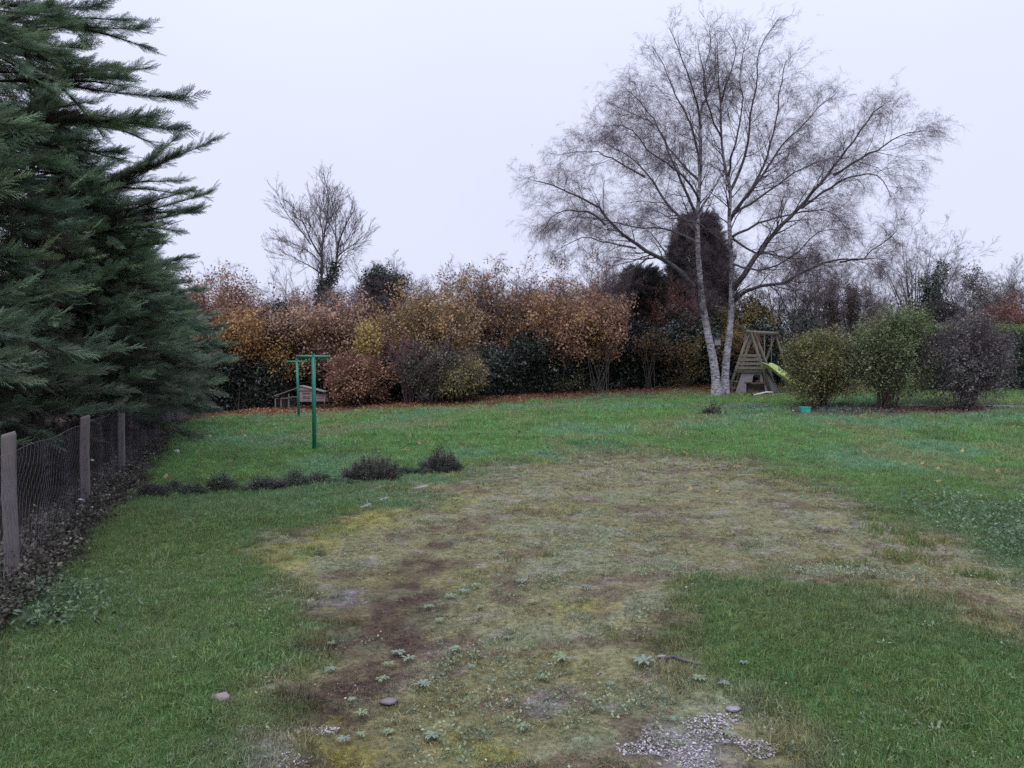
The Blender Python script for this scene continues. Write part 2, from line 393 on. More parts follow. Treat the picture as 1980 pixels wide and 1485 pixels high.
def src_stone(name):
    V, Fc, var = [], [], []
    n = 6; v = rng.random()
    for k, (z, r) in enumerate(((-.3, .6), (.05, 1), (.42, .6))):
        for j in range(n): a = 6.283*j/n+rng.gauss(0, .15); q = r*rng.uniform(.8, 1.15); V.append(Vector((q*math.cos(a), q*.8*math.sin(a), z*rng.uniform(.8, 1.2)))); var.append(v)
    for k in range(2):
        for j in range(n): Fc.append((k*n+j, k*n+(j+1) % n, (k+1)*n+(j+1) % n, (k+1)*n+j))
    Fc.append(tuple(range(2*n, 3*n)))
    return source(name, V, Fc, var)
FROND = [src_frond('frond') for _ in range(4)]
HAZEL = [src_leaves('hazel_leaves', 9, .085, .07, .10, .28, .35) for _ in range(4)]
SMALL = [src_leaves('small_leaves', 14, .055, .026, .08, .28, .1) for _ in range(4)]
IVY = [src_leaves('ivy_leaves', 12, .075, .065, .10, .18, .2) for _ in range(4)]
LAUREL = [src_leaves('laurel_leaves', 11, .11, .045, .09, .28, .15) for _ in range(4)]
LOW = [src_leaves('low_leaves', 9, .05, .035, .06, .0, -.25) for _ in range(4)]
DRY = [src_leaves('fallen_leaf', 3, .065, .05, .05, 0, .25, .4) for _ in range(4)]
TW = [src_twig('twig', .6, 9, 2, 0, .6, .006) for _ in range(4)]
BTW = [src_twig('birch_twig', .75, 9, 3, .2, .65, .0036) for _ in range(5)]
UPTW = [src_twig('shoot', .55, 7, 1, 0, .32, .006) for _ in range(3)]
GRASS = [src_grass('grass_clump') for _ in range(4)]
MOSS = [src_grass('short_clump', 30, .055, .03, .0055, 1.1) for _ in range(3)]
STN = [src_stone('pebble') for _ in range(4)]

# ------------------------------------------------------------------ ground, zones of the lawn
def px_poly(pts): return [tuple(onground(*p)[:2]) for p in pts]
PATCH = px_poly([(395, 1640), (470, 1485), (520, 1390), (540, 1300), (575, 1210), (585, 1150), (545, 1110), (498, 1092), (560, 1048), (640, 1010), (740, 967), (850, 930), (950, 903), (1100, 888), (1250, 880), (1400, 886), (1520, 912),
                 (1640, 952), (1750, 990), (1830, 1035), (1920, 1068), (1985, 1105), (2150, 1190), (2400, 1330), (2250, 1420), (1985, 1258), (1880, 1215), (1760, 1172), (1620, 1128), (1480, 1108), (1350, 1142),
                 (1262, 1188), (1228, 1222), (1270, 1262), (1370, 1305), (1480, 1345), (1530, 1400), (1560, 1485), (1600, 1640)])
GRAVEL = [px_poly(p) for p in ([(1230, 1500), (1250, 1440), (1310, 1410), (1390, 1405), (1440, 1440), (1450, 1500), (1420, 1560), (1260, 1560)],
                               [(455, 1500), (480, 1445), (540, 1425), (580, 1450), (560, 1500), (520, 1540)],
                               [(1000, 1330), (1080, 1310), (1130, 1330), (1110, 1370), (1030, 1380)], [(1395, 1368), (1440, 1362), (1450, 1390), (1400, 1395)], [(640, 1148), (700, 1140), (705, 1170), (650, 1175)])]
MOSSY = [px_poly(p) for p in ([(495, 1098), (520, 1070), (600, 1030), (680, 1000), (740, 985), (770, 1010), (680, 1040), (590, 1070), (560, 1100)], [(855, 965), (900, 950), (905, 970), (860, 985)],
                              [(1430, 1370), (1490, 1365), (1490, 1395), (1440, 1398)], [(1060, 1165), (1120, 1160), (1120, 1180), (1060, 1185)], [(920, 1440), (1000, 1430), (1010, 1500), (900, 1500)], [(560, 1470), (640, 1450), (700, 1485), (600, 1520)])]
DARKB = px_poly([(560, 1250), (640, 1170), (740, 1080), (840, 1030), (900, 1080), (850, 1180), (830, 1280), (800, 1380), (760, 1500), (560, 1500), (520, 1420), (530, 1330)])
def fence_x(y): return -3.57-(y-5.5)*0.3636
HEDGE_FOOT = px_poly([(360, 812), (470, 800), (560, 795), (640, 790), (760, 784), (880, 778), (1000, 770), (1150, 760), (1300, 752), (1380, 752), (1500, 752), (1640, 754)])
def hedge_y(x):
    h = np.array(HEDGE_FOOT); o = np.argsort(h[:, 0]); return np.interp(x, h[o, 0], h[o, 1])
BED = px_poly([(1520, 798), (1560, 804), (1640, 805), (1760, 803), (1880, 802), (1920, 800), (1925, 786), (1850, 783), (1740, 784), (1640, 786), (1560, 783)])
def mixc(a, b, t): return a*(1-t[:, None]) + np.array(b)*t[:, None]
def ground_colour(x, y):
    """colour of the lawn, the worn drive, leaf litter and soil at each place, with the mask of the worn drive"""
    x = np.asarray(x, float); y = np.asarray(y, float)
    n1, n2, n3, n4 = fbm(x*.45, y*.45, 1), fbm(x*1.4, y*1.4, 7), fbm(x*4, y*4, 13), fbm(x*.9, y*.35, 23)
    c = np.tile(np.array([.134, .256, .080]), (len(x), 1))
    c = mixc(c, (.146, .272, .150), sstep(.46, .62, n1)*.9)
    c = mixc(c, (.085, .160, .058), sstep(.52, .72, n2)*.55)
    c = mixc(c, (.205, .240, .110), sstep(.52, .70, n4)*.75)
    c = mixc(c, (.185, .165, .085), sstep(.62, .78, n3)*.45)
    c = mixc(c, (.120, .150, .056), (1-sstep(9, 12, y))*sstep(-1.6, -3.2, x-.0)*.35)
    near = 1-sstep(7, 14, y)
    c = mixc(c, (.096, .150, .050), near*.7)  # lawn darker close by: shade in the blade gaps put into the colour
    d = inpoly(x, y, PATCH); w = sstep(-.34, .34, (d+((n2-.5)*1.3*np.clip(y/6, .35, 1.5)+(n3-.5)*.8)*np.clip((y-1.8)/3.2, .22, 1))/np.clip(y/5, .5, 2.2))
    q = np.tile(np.array([.198, .188, .100]), (len(x), 1))
    m1, m2, m3, m4 = fbm(x*1.1, y*1.1, 31), fbm(x*2.3, y*2.3, 37), fbm(x*5.5, y*5.5, 41), fbm(x*3.1, y*3.1, 47)
    q = mixc(q, (.185, .172, .080), sstep(.46, .6, m1)*.85)
    q = mixc(q, (.190, .215, .140), sstep(.50, .66, m2)*.6)
    q = mixc(q, (.130, .090, .068), sstep(.54, .66, m4)*.75)
    q = mixc(q, (.27, .24, .215), sstep(.58, .7, m3)*.6)
    dk = sstep(-.14, .2, inpoly(x, y, DARKB)+(m2-.5)*.8+(m4-.5)*.5)
    q = mixc(q, (.070, .043, .032), dk*(.52+.42*sstep(.40, .56, m3)))
    for p in MOSSY: q = mixc(q, (.26, .24, .035), sstep(-.15, .15, inpoly(x, y, p)+(m3-.5)*1.3)*.55)
    for p in GRAVEL: q = mixc(q, (.25, .23, .245), sstep(-.1, .2, inpoly(x, y, p)+(m3-.5)*.4)*.75)
    c = c*(1-w[:, None])+q*w[:, None]
    hy = hedge_y(x); lit = sstep(-2.8, -.3, y-hy+(n2-.5)*2.2)*np.where(x > 8.8, .35, 1)
    c = mixc(c, (.150, .068, .050), lit*.9)
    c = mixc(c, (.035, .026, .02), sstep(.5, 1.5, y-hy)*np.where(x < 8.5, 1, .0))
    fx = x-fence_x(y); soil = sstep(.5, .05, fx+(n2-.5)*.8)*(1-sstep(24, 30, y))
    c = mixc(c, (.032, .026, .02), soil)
    bed = sstep(-.2, .15, inpoly(x, y, BED)+(n3-.5)*.4)
    c = mixc(c, (.130, .072, .070), bed*.9)
    return c, w, lit, soil, bed
def build_ground():
    ys = np.concatenate([[-60, -20, -6, -2, 0, .7], 1.1*np.exp(np.linspace(0, math.log(46/1.1), 330)), [52, 62, 80, 110, 160, 240, 400, 700, 1200, 2000]])
    ws = np.concatenate([[-60, -20, -8, -4, -2.2, -1.5], np.linspace(-1.2, 1.2, 330), [1.5, 2.2, 4, 8, 20, 60]])
    Y, Wd = np.meshgrid(ys, ws, indexing='ij'); X = Wd*np.clip(.70*Y+1.2, 1.5, 60)
    Z = ground(X, Y) + np.where(Y < 14, .026*(fbm(X*7, Y*7, 61, 4)-.5), 0)
    ny, nx = Y.shape
    V = np.stack([X.ravel(), Y.ravel(), Z.ravel()], 1)
    i = np.arange(ny-1)[:, None]*nx + np.arange(nx-1)[None, :]
    Q = np.stack([i, i+1, i+nx+1, i+nx], -1).reshape(-1, 4)
    m, nt, o = _m('lawn_soil'); L = nt.links
    a = N(nt, 'ShaderNodeAttribute', attribute_name='gcol'); g = N(nt, 'ShaderNodeNewGeometry')
    t1 = N(nt, 'ShaderNodeTexNoise'); t1.inputs['Scale'].default_value = 38; t1.inputs['Detail'].default_value = 5; t1.inputs['Roughness'].default_value = .7
    t2 = N(nt, 'ShaderNodeTexNoise'); t2.inputs['Scale'].default_value = 9; t2.inputs['Detail'].default_value = 5
    L.new(g.outputs['Position'], t1.inputs['Vector']); L.new(g.outputs['Position'], t2.inputs['Vector'])
    k1 = N(nt, 'ShaderNodeMapRange'); k1.inputs[1].default_value = .3; k1.inputs[2].default_value = .72; k1.inputs[3].default_value = .38; k1.inputs[4].default_value = 1.35; L.new(t1.outputs['Fac'], k1.inputs[0])
    k2 = N(nt, 'ShaderNodeMapRange'); k2.inputs[1].default_value = .3; k2.inputs[2].default_value = .7; k2.inputs[3].default_value = .75; k2.inputs[4].default_value = 1.2; L.new(t2.outputs['Fac'], k2.inputs[0])
    mu = N(nt, 'ShaderNodeMath', operation='MULTIPLY'); L.new(k1.outputs[0], mu.inputs[0]); L.new(k2.outputs[0], mu.inputs[1])
    s = N(nt, 'ShaderNodeVectorMath', operation='SCALE'); L.new(a.outputs['Vector'], s.inputs[0]); L.new(mu.outputs[0], s.inputs['Scale'])
    p = N(nt, 'ShaderNodeBsdfPrincipled'); p.inputs['Roughness'].default_value = .9; p.inputs['Specular IOR Level'].default_value = .15; L.new(s.outputs[0], p.inputs['Base Color'])
    b = N(nt, 'ShaderNodeBump'); b.inputs['Strength'].default_value = .7; b.inputs['Distance'].default_value = .03; L.new(t1.outputs['Fac'], b.inputs['Height']); L.new(b.outputs[0], p.inputs['Normal'])
    L.new(p.outputs[0], o.inputs[0])
    me = mesh_np('ground', V, Q.ravel(), np.arange(len(Q))*4, np.full(len(Q), 4), m, True)
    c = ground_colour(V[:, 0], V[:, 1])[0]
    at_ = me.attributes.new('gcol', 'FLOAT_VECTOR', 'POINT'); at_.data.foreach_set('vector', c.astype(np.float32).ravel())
    tag(link('ground', me), kind='structure')
build_ground()
def build_hill():
    xs = np.linspace(-900, 900, 90); ys = np.linspace(260, 900, 14); X, Y = np.meshgrid(xs, ys)
    Z = -2 + 46*sstep(260, 520, Y)*(.55+.6*fbm(X*.004, Y*.004, 71, 4)) + 3*fbm(X*.05, Y*.05, 75)
    V = np.stack([X.ravel(), Y.ravel(), Z.ravel()], 1); nx = 90
    i = np.arange(13)[:, None]*nx+np.arange(nx-1)[None, :]; Q = np.stack([i, i+1, i+nx+1, i+nx], -1).reshape(-1, 4)
    m = noisy_mat('hazed_hill', (.16, .17, .18), (.25, .26, .27), (.05, .05, .05), .95)  # pale blue-grey: the mist over the distance is put into the hill's colour
    tag(link('hill', mesh_np('hill', V, Q.ravel(), np.arange(len(Q))*4, np.full(len(Q), 4), m, True)), kind='structure')
build_hill()

# ------------------------------------------------------------------ birch
def grow(p, d, L, r, lvl, cfg, polys, tips):
    ns = cfg['seg'][lvl]; pts, rad = [p.copy()], [r]; st = L/ns; last = lvl == len(cfg['seg'])-1
    tr, gn = cfg['trop'][lvl], cfg['gnarl'][lvl]; dirs = [d.copy()]
    for i in range(ns):
        d = d + Vector((rng.gauss(0, gn), rng.gauss(0, gn), rng.gauss(0, gn)+tr)); d.normalize()
        p = p + d*st; pts.append(p.copy()); dirs.append(d.copy()); rad.append(r*(1-.82*(i+1)/ns))
    polys.append((lvl, pts, rad))
    if last:
        for i in range(1, ns+1): tips.append((pts[i], dirs[i], lvl))
        return
    tips.append((pts[-1], dirs[-1], lvl))
    n = max(1, int(round(cfg['nch'][lvl]*rng.uniform(.75, 1.25)))); t0 = cfg['t0'][lvl]
    for k in range(n):
        t = t0+(1-t0)*(k+rng.random())/n; f = t*ns; q = min(int(f), ns-1); pp = pts[q].lerp(pts[q+1], f-q); dd = dirs[q+1]
        a = rv(); a = (a-dd*a.dot(dd)); a.normalize(); g = cfg['ang'][lvl]*rng.uniform(.7, 1.25)
        nd = dd*math.cos(g)+a*math.sin(g)
        grow(pp, nd, L*cfg['ratio'][lvl]*rng.uniform(.7, 1.25)*(1.15-.55*t), max(rad[q]*.55, .004), lvl+1, cfg, polys, tips)
def resample(pts, n):
    d = [0]
    for a, b in zip(pts, pts[1:]): d.append(d[-1]+(b-a).length)
    out = []
    for i in range(n):
        s = d[-1]*i/(n-1); k = 0
        while k < len(d)-2 and d[k+1] < s: k += 1
        u = (s-d[k])/max(d[k+1]-d[k], 1e-6)
        p0, p1, p2, p3 = pts[max(k-1, 0)], pts[k], pts[k+1], pts[min(k+2, len(pts)-1)]
        out.append(.5*((2*p1)+(p2-p0)*u+(2*p0-5*p1+4*p2-p3)*u*u+(3*p1-p0-3*p2+p3)*u**3))
    return out
def build_birch():
    YB = 28.0
    base = onground(1386, 768); YB = base.y
    T = thing('birch_tree', base, 'tall bare twin-stemmed birch with pale bark and fine purple twigs', 'tree')
    def px(l, dy=0, k=0, x0=1390):
        return [at(x, y, YB+dy+k*abs(x-x0)/53) for x, y in l]
    def c8(l): return [(980+(945+(a-945)*.935)/2.25, (1020+(b-1020)*.955)/2.25) for a, b in l]
    tl = px([(1386, 774), (1384, 735), (1378, 689), (1368, 641), (1358, 582), (1353, 528), (1350, 489), (1349, 418), (1355, 311), (1353, 222), (1367, 187), (1382, 150), (1384, 88)])
    trr = px([(1400, 766), (1402, 735), (1405, 689), (1413, 622), (1415, 541), (1413, 487), (1410, 422), (1412, 369), (1401, 320), (1395, 267), (1393, 200), (1389, 152), (1387, 80)], .45)
    def trunk(pts, r, name='trunk'):
        pts = resample(pts, 40); n = len(pts)
        rad = [max(.012, r*(1.0-.62*(i/n)**.55-.32*(i/n))) for i in range(n)]
        rad[0] = r*1.32; rad[1] = r*1.12
        polys = [(pts, rad)]; tube_obj(name, polys, BIRCHBARK, T, 14); return pts, rad
    A = trunk(tl, .185); B = trunk(trr, .165)
    limbs = [  # (crop points, start radius, depth slope)
        ([(815, 1245), (700, 1160), (560, 1080), (430, 980), (360, 890), (250, 840), (140, 790), (60, 775)], .085, -.25),
        ([(430, 980), (330, 920), (200, 910), (120, 970)], .04, -.5), ([(620, 1120), (520, 1180), (470, 1200)], .035, -.5), ([(560, 1080), (420, 1060), (280, 1040), (170, 1090)], .035, .3),
        ([(832, 1010), (740, 940), (680, 880), (600, 760), (480, 650), (360, 590)], .055, .3), ([(600, 770), (500, 720), (420, 670), (320, 640), (170, 660)], .035, .5),
        ([(828, 960), (780, 850), (720, 720), (650, 560), (580, 440), (480, 350)], .05, -.5), ([(838, 700), (800, 560), (740, 420), (660, 250), (610, 160)], .042, .5),
        ([(845, 800), (700, 640), (620, 520), (520, 470), (410, 420)], .045, .9), ([(845, 560), (810, 400), (740, 200), (690, 80)], .035, -.7),
        ([(870, 420), (840, 250), (820, 130)], .028, .3), ([(930, 450), (960, 330), (1000, 200), (960, 90)], .03, .6), ([(935, 600), (890, 480), (850, 330), (880, 180), (885, 60)], .03, -1),
        ([(975, 950), (1080, 800), (1150, 650), (1190, 470), (1210, 330), (1235, 225)], .055, -.4), ([(972, 830), (1040, 680), (1070, 480), (1100, 330), (1110, 180), (1195, 40)], .05, .4),
        ([(972, 960), (1030, 870), (1100, 790), (1200, 640), (1300, 530), (1400, 430), (1475, 370)], .055, .5), ([(960, 770), (1000, 600), (1030, 420), (1020, 260), (1060, 120)], .035, -1),
        ([(985, 1260), (1060, 1170), (1160, 1040), (1260, 930), (1380, 800), (1480, 680), (1560, 580), (1640, 470), (1690, 430)], .10, -.3),
        ([(1420, 760), (1560, 690), (1680, 620), (1780, 560), (1885, 548)], .04, -.4), ([(1280, 905), (1450, 800), (1560, 750), (1680, 760), (1720, 850)], .045, -.1),
        ([(990, 1300), (1100, 1255), (1220, 1240), (1330, 1180), (1450, 1140), (1580, 1130), (1650, 1080), (1750, 1000)], .065, -.45), ([(1450, 1140), (1560, 1130), (1700, 1135)], .03, -.6),
        ([(982, 1030), (1100, 970), (1250, 930), (1350, 910), (1450, 920), (1530, 1000)], .045, .45), ([(985, 1040), (1060, 1090), (1150, 1110), (1300, 1130), (1400, 1110)], .04, .7),
        ([(990, 930), (1150, 830), (1270, 740), (1380, 690), (1500, 660)], .045, .8), ([(965, 1100), (900, 1020), (800, 960), (720, 950), (600, 900)], .035, -1.2),
        ([(832, 1060), (700, 1000), (560, 990), (420, 960), (250, 940), (150, 980)], .04, 1.0), ([(985, 1150), (1100, 1180), (1250, 1130), (1380, 1010), (1480, 1000)], .04, -1.1),
        ([(838, 880), (760, 760), (600, 640), (500, 540), (380, 530)], .04, -1.0)]
    cfg = dict(seg=(5, 4), trop=(.05, .0), gnarl=(.13, .16), nch=(5,), t0=(.15,), ang=(.65,), ratio=(.5,))
    polys, tips = [], []
    def dress(pts, rad, t0, lmin, lmax, sp):
        tot = sum((b-a).length for a, b in zip(pts, pts[1:])); n = int(tot*(1-t0)/sp)
        for k in range(n):
            t = t0+(1-t0)*(k+rng.random())/n; f = t*(len(pts)-1); q = min(int(f), len(pts)-2); p = pts[q].lerp(pts[q+1], f-q); d = (pts[q+1]-pts[q]).normalized()
            a = rv(); a = a-d*a.dot(d); a.normalize(); g = rng.uniform(.5, .95); nd = d*math.cos(g)+a*math.sin(g)
            grow(p, nd, rng.uniform(lmin, lmax)*(1.08-.78*t), max(rad[q]*.42, .006), 0, cfg, polys, tips)
        tips.append((pts[-1], (pts[-1]-pts[-2]).normalized(), 1))
    for l, r, k in limbs:
        p = px(c8(l), .2, k); p[0].y = min(p[0].y, YB+.45) if k else p[0].y
        p = [q if i else at(980+l[0][0]/2.25, l[0][1]/2.25, YB+(.45 if l[0][0] > 900 else 0)+(k*abs(l[0][0]/2.25-410)/53 if r < .045 and abs(l[0][0]-900) > 150 else 0)) for i, q in enumerate(p)]
        r *= 1.12; n = max(6, int(len(p)*2.6)); p = resample(p, n); p = [q+rv(.022) if 0 < i < n-1 else q for i, q in enumerate(p)]
        rad = [r*(1-.9*(i/(n-1))**.8)+.004 for i in range(n)]
        tube_obj('limb', [(p, rad)], LIMBBARK, T, 7)
        dress(p, rad, .18, .9, 2.3, .21)
    dress(A[0][18:], A[1][18:], 0, .9, 2.2, .2); dress(B[0][18:], B[1][18:], 0, .9, 2.2, .2)
    dress(A[0][9:18], A[1][9:18], 0, .4, 1.0, .18); dress(B[0][9:18], B[1][9:18], 0, .4, 1.0, .18)
    tube_obj('branches', [(a, [max(q, .0045) for q in b]) for l, a, b in polys], LIMBBARK, T, 3, 'stuff')
    P = np.array([tuple(t[0]) for t in tips]); D = np.array([tuple(t[1]) for t in tips])
    D = D*.8+nr.normal(size=D.shape)*.3+np.array([0, 0, -.12])
    P = np.concatenate([P, P+nr.normal(size=P.shape)*.3]); D = np.concatenate([D, D]); keep = nr.random(len(P)) < .62-.36*sstep(11.2, 13, P[:, 2]); P, D = P[keep], D[keep]; D = D+np.array([0, 0, 1.])*(sstep(7, 13, P[:, 2])*.35-.12)[:, None]
    H = np.tile(np.array([[0, 0, -1.]]), (len(P), 1))+nr.normal(size=P.shape)*.15
    scatter('twigs', T, BTW, TWIG, P, D, H, nr.uniform(.4, .8, len(P))*(1-.35*sstep(11, 14, P[:, 2])), palette(P, [(.085, .056, .07), (.12, .08, .10), (.075, .05, .062)], .5, 3))
    # moss and snags at the foot
    mb = MB(); q = onground(1395, 766)
    pts = [(q+Vector((.05, 0, .0))), q+Vector((.07, 0, .16)), q+Vector((.06, 0, .24))]
    nb = thing('nest_box', at(1387, 661, YB+.12), 'small grey wooden box wedged between the two birch stems', 'nest box')
    MB().box((0, 0, 0), (.20, .16, .24)).build('box_body', PLY, nb, bevel=.004)
    MB().box((0, -.01, .13), (.24, .22, .02), Matrix.Rotation(.12, 3, 'X')).build('lid', DARKBOARD, nb, bevel=.003)
    MB().tube([(0, -.075, .03), (0, -.085, .03)], .018, 10).build('dark_hole_disc', BLACKP, nb)  # solid black disc, painting the shade of an opening on the box front
    print('birch', len(polys), len(P))
build_birch()

# ------------------------------------------------------------------ conifers along the fence
def conifer(x, y, H, prof, n, label, seed, greens, h0=1.1, asc=.16, fs=(.24, .48), facing=.75, inner=900, plumes=()):
    base = Vector((x, y, gz(x, y))); T = thing('conifer_tree', base, label, 'tree', 'conifers along the fence')
    tube_obj('trunk', [([base+Vector((0, 0, H*i/8-.05)) for i in range(9)], [.16*(1-i/8.6) for i in range(9)])], BARK, T, 8)
    R = random.Random(seed); P, D, HN, S, br, LP = [], [], [], [], [], []
    view = math.atan2(-base.y, -base.x); up = Vector((0, 0, 1))
    def limb(pts, dense=.055, tipn=3, spread=(.3, .85), big=1.0, t0=.22):
        ns = len(pts)-1; L = sum((b-a).length for a, b in zip(pts, pts[1:])); h = pts[0].z-base.z
        dirs = [(b-a).normalized() for a, b in zip(pts, pts[1:])]
        LP.append((pts, [.022*(1-s/ns)+.004 for s in range(ns+1)]))
        m = max(4, int(L/dense))
        for k in range(m):
            t = t0+(1-t0)*(k+R.random())/m; f = t*ns; q = min(int(f), ns-1); pp = pts[q].lerp(pts[q+1], f-q); dd = dirs[q]
            s = dd.cross(up).normalized(); side = 1 if k % 2 else -1; g = R.uniform(*spread)
            fd = (dd*math.cos(g)+s*side*math.sin(g)*.8+Vector((0, 0, R.gauss(.10, .26)))).normalized()
            P.append(pp); D.append(fd); HN.append(s+Vector((0, 0, R.gauss(0, .9)))); S.append(R.uniform(*fs)*(1.05-.3*t)*big); br.append((L*(1-t), h))
        for k in range(tipn):
            P.append(pts[-2].lerp(pts[-1], R.random())); D.append((dirs[-1]+Vector((R.gauss(0, .15), R.gauss(0, .15), R.gauss(.05, .15)))).normalized()); HN.append(dirs[-1].cross(up)+Vector((0, 0, R.gauss(0, 1)))); S.append(R.uniform(fs[0]+.05, fs[1]+.1)*big); br.append((0, h))
    for i in range(n):
        h = h0+(H-h0)*((i+R.random())/n)**1.08; L0 = prof(h)
        az = view+R.gauss(.5, 1.0) if R.random() < facing else R.uniform(0, 6.283)
        L = max(.25, L0*R.uniform(.66, 1.12)); d = Vector((math.cos(az), math.sin(az), asc+R.gauss(0, .12)-.14*(1-h/H)))
        p = base+Vector((0, 0, h)); ns = 7; pts = [p.copy()]
        for s in range(ns):
            d = (d+Vector((R.gauss(0, .06), R.gauss(0, .06), R.gauss(0, .05)+(-.07 if s < 4 else .06)))).normalized(); p = p+d*L/ns; pts.append(p.copy())
        limb(pts)
    for px, py, Y, rise in plumes:          # the long plumes that reach out against the sky
        tip = at(px, py, Y); h = max(h0, tip.z-base.z-rise); a = base+Vector((0, 0, h))
        m1 = a.lerp(tip, .4)+Vector((0, 0, .10)); m2 = a.lerp(tip, .75)+Vector((0, 0, .02))
        pts = resample([a, m1, m2, tip], 9); limb(pts, .030, 4, (.2, .6), .72, .34)
        for k in range(3):                  # side plumes that leave the main one and run beside it
            q = pts[R.randint(3, 5)]; e = tip.lerp(q, R.uniform(.15, .45))+Vector((R.gauss(0, .16), R.gauss(0, .25), R.gauss(-.02, .17))); limb(resample([q, q.lerp(e, .5)+Vector((0, 0, .04)), e], 6), .034, 3, (.2, .55), .65, .1)
    P, D, HN, S, br = np.array([tuple(p) for p in P]), np.array([tuple(p) for p in D]), np.array([tuple(p) for p in HN]), np.array(S), np.array(br)
    C = palette(P, greens, 1.1, seed, .16, .45)
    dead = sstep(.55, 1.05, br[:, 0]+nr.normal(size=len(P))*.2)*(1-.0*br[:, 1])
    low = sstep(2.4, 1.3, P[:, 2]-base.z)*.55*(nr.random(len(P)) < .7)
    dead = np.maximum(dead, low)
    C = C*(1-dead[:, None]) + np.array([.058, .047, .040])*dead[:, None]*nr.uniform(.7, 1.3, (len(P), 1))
    tube_obj('branches', LP, BARK, T, 3, 'stuff')
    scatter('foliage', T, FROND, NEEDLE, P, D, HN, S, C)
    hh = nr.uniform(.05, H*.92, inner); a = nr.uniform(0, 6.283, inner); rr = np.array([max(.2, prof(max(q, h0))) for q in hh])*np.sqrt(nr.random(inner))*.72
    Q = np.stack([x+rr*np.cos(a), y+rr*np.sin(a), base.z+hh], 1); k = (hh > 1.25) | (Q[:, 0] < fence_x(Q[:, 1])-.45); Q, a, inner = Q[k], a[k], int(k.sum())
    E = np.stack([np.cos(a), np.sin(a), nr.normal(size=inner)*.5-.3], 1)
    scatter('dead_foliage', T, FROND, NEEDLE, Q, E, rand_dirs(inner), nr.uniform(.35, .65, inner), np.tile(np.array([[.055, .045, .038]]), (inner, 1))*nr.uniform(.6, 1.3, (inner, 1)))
    return T
G1 = [(.085, .128, .090), (.125, .19, .125), (.17, .245, .145), (.21, .27, .13)]
G2 = [(.10, .15, .11), (.14, .205, .145), (.18, .25, .155)]
def prof1(rm, H, low=.75): return lambda h: rm*(low+(1-low)*min(1, h/1.6))*max(.06, (1-(h/H)**2.2))
conifer(-6.45, 6.6, 8.6, prof1(1.95, 7.2), 200, 'dark conifer nearest the camera, its fronds cut by the left edge of the photo', 1, G1, plumes=[(120, 105, 7.6, .1), (100, 30, 7.2, .1), (60, 250, 6.8, .1), (35, 690, 5.6, .3), (90, 620, 6.2, .3)])
conifer(-7.1, 9.4, 8.2, prof1(2.2, 6.4), 200, 'tall conifer with long feathery fronds reaching out over the third fence post', 2, G1, plumes=[(272, 55, 9, -.15), (190, 12, 9.3, .1), (150, 92, 9, -.2), (350, 190, 9.2, -.25), (235, 150, 9, -.1), (338, 248, 9.6, -.05), (290, 225, 8.8, .1), (215, 130, 9.6, -.1), (230, 295, 9.4, -.1), (140, 50, 8.6, 0)])
conifer(-7.9, 12.8, 6.4, prof1(2.65, 6.3), 260, 'bushy conifer with an upturned green plume, second behind the tallest fronds', 3, G1, plumes=[(412, 272, 12, 1.1), (400, 375, 12, .7), (386, 402, 11.8, .6), (340, 300, 12.2, 1.2), (315, 435, 12.4, .3), (310, 470, 12, .2)])
conifer(-9.0, 16.4, 5.4, prof1(2.6, 5.6), 260, 'mid green conifer with a rounded shoulder, before the lowest one of the row', 4, G2, h0=1.3, plumes=[(350, 500, 16, .5), (385, 560, 16.5, .3)])
conifer(-10.3, 20.4, 4.9, prof1(2.75, 5.0, .9), 280, 'lowest blue-green conifer with soft drooping skirt at the far end of the fence', 5, G2, h0=1.55, plumes=[(450, 665, 20, .3), (430, 630, 20, .4)])
conifer(-12.4, 24.6, 4.4, prof1(2.0, 4.4, .9), 150, 'dark conifer behind the last fence posts in the far corner', 6, [(.04, .058, .046), (.055, .075, .058)])

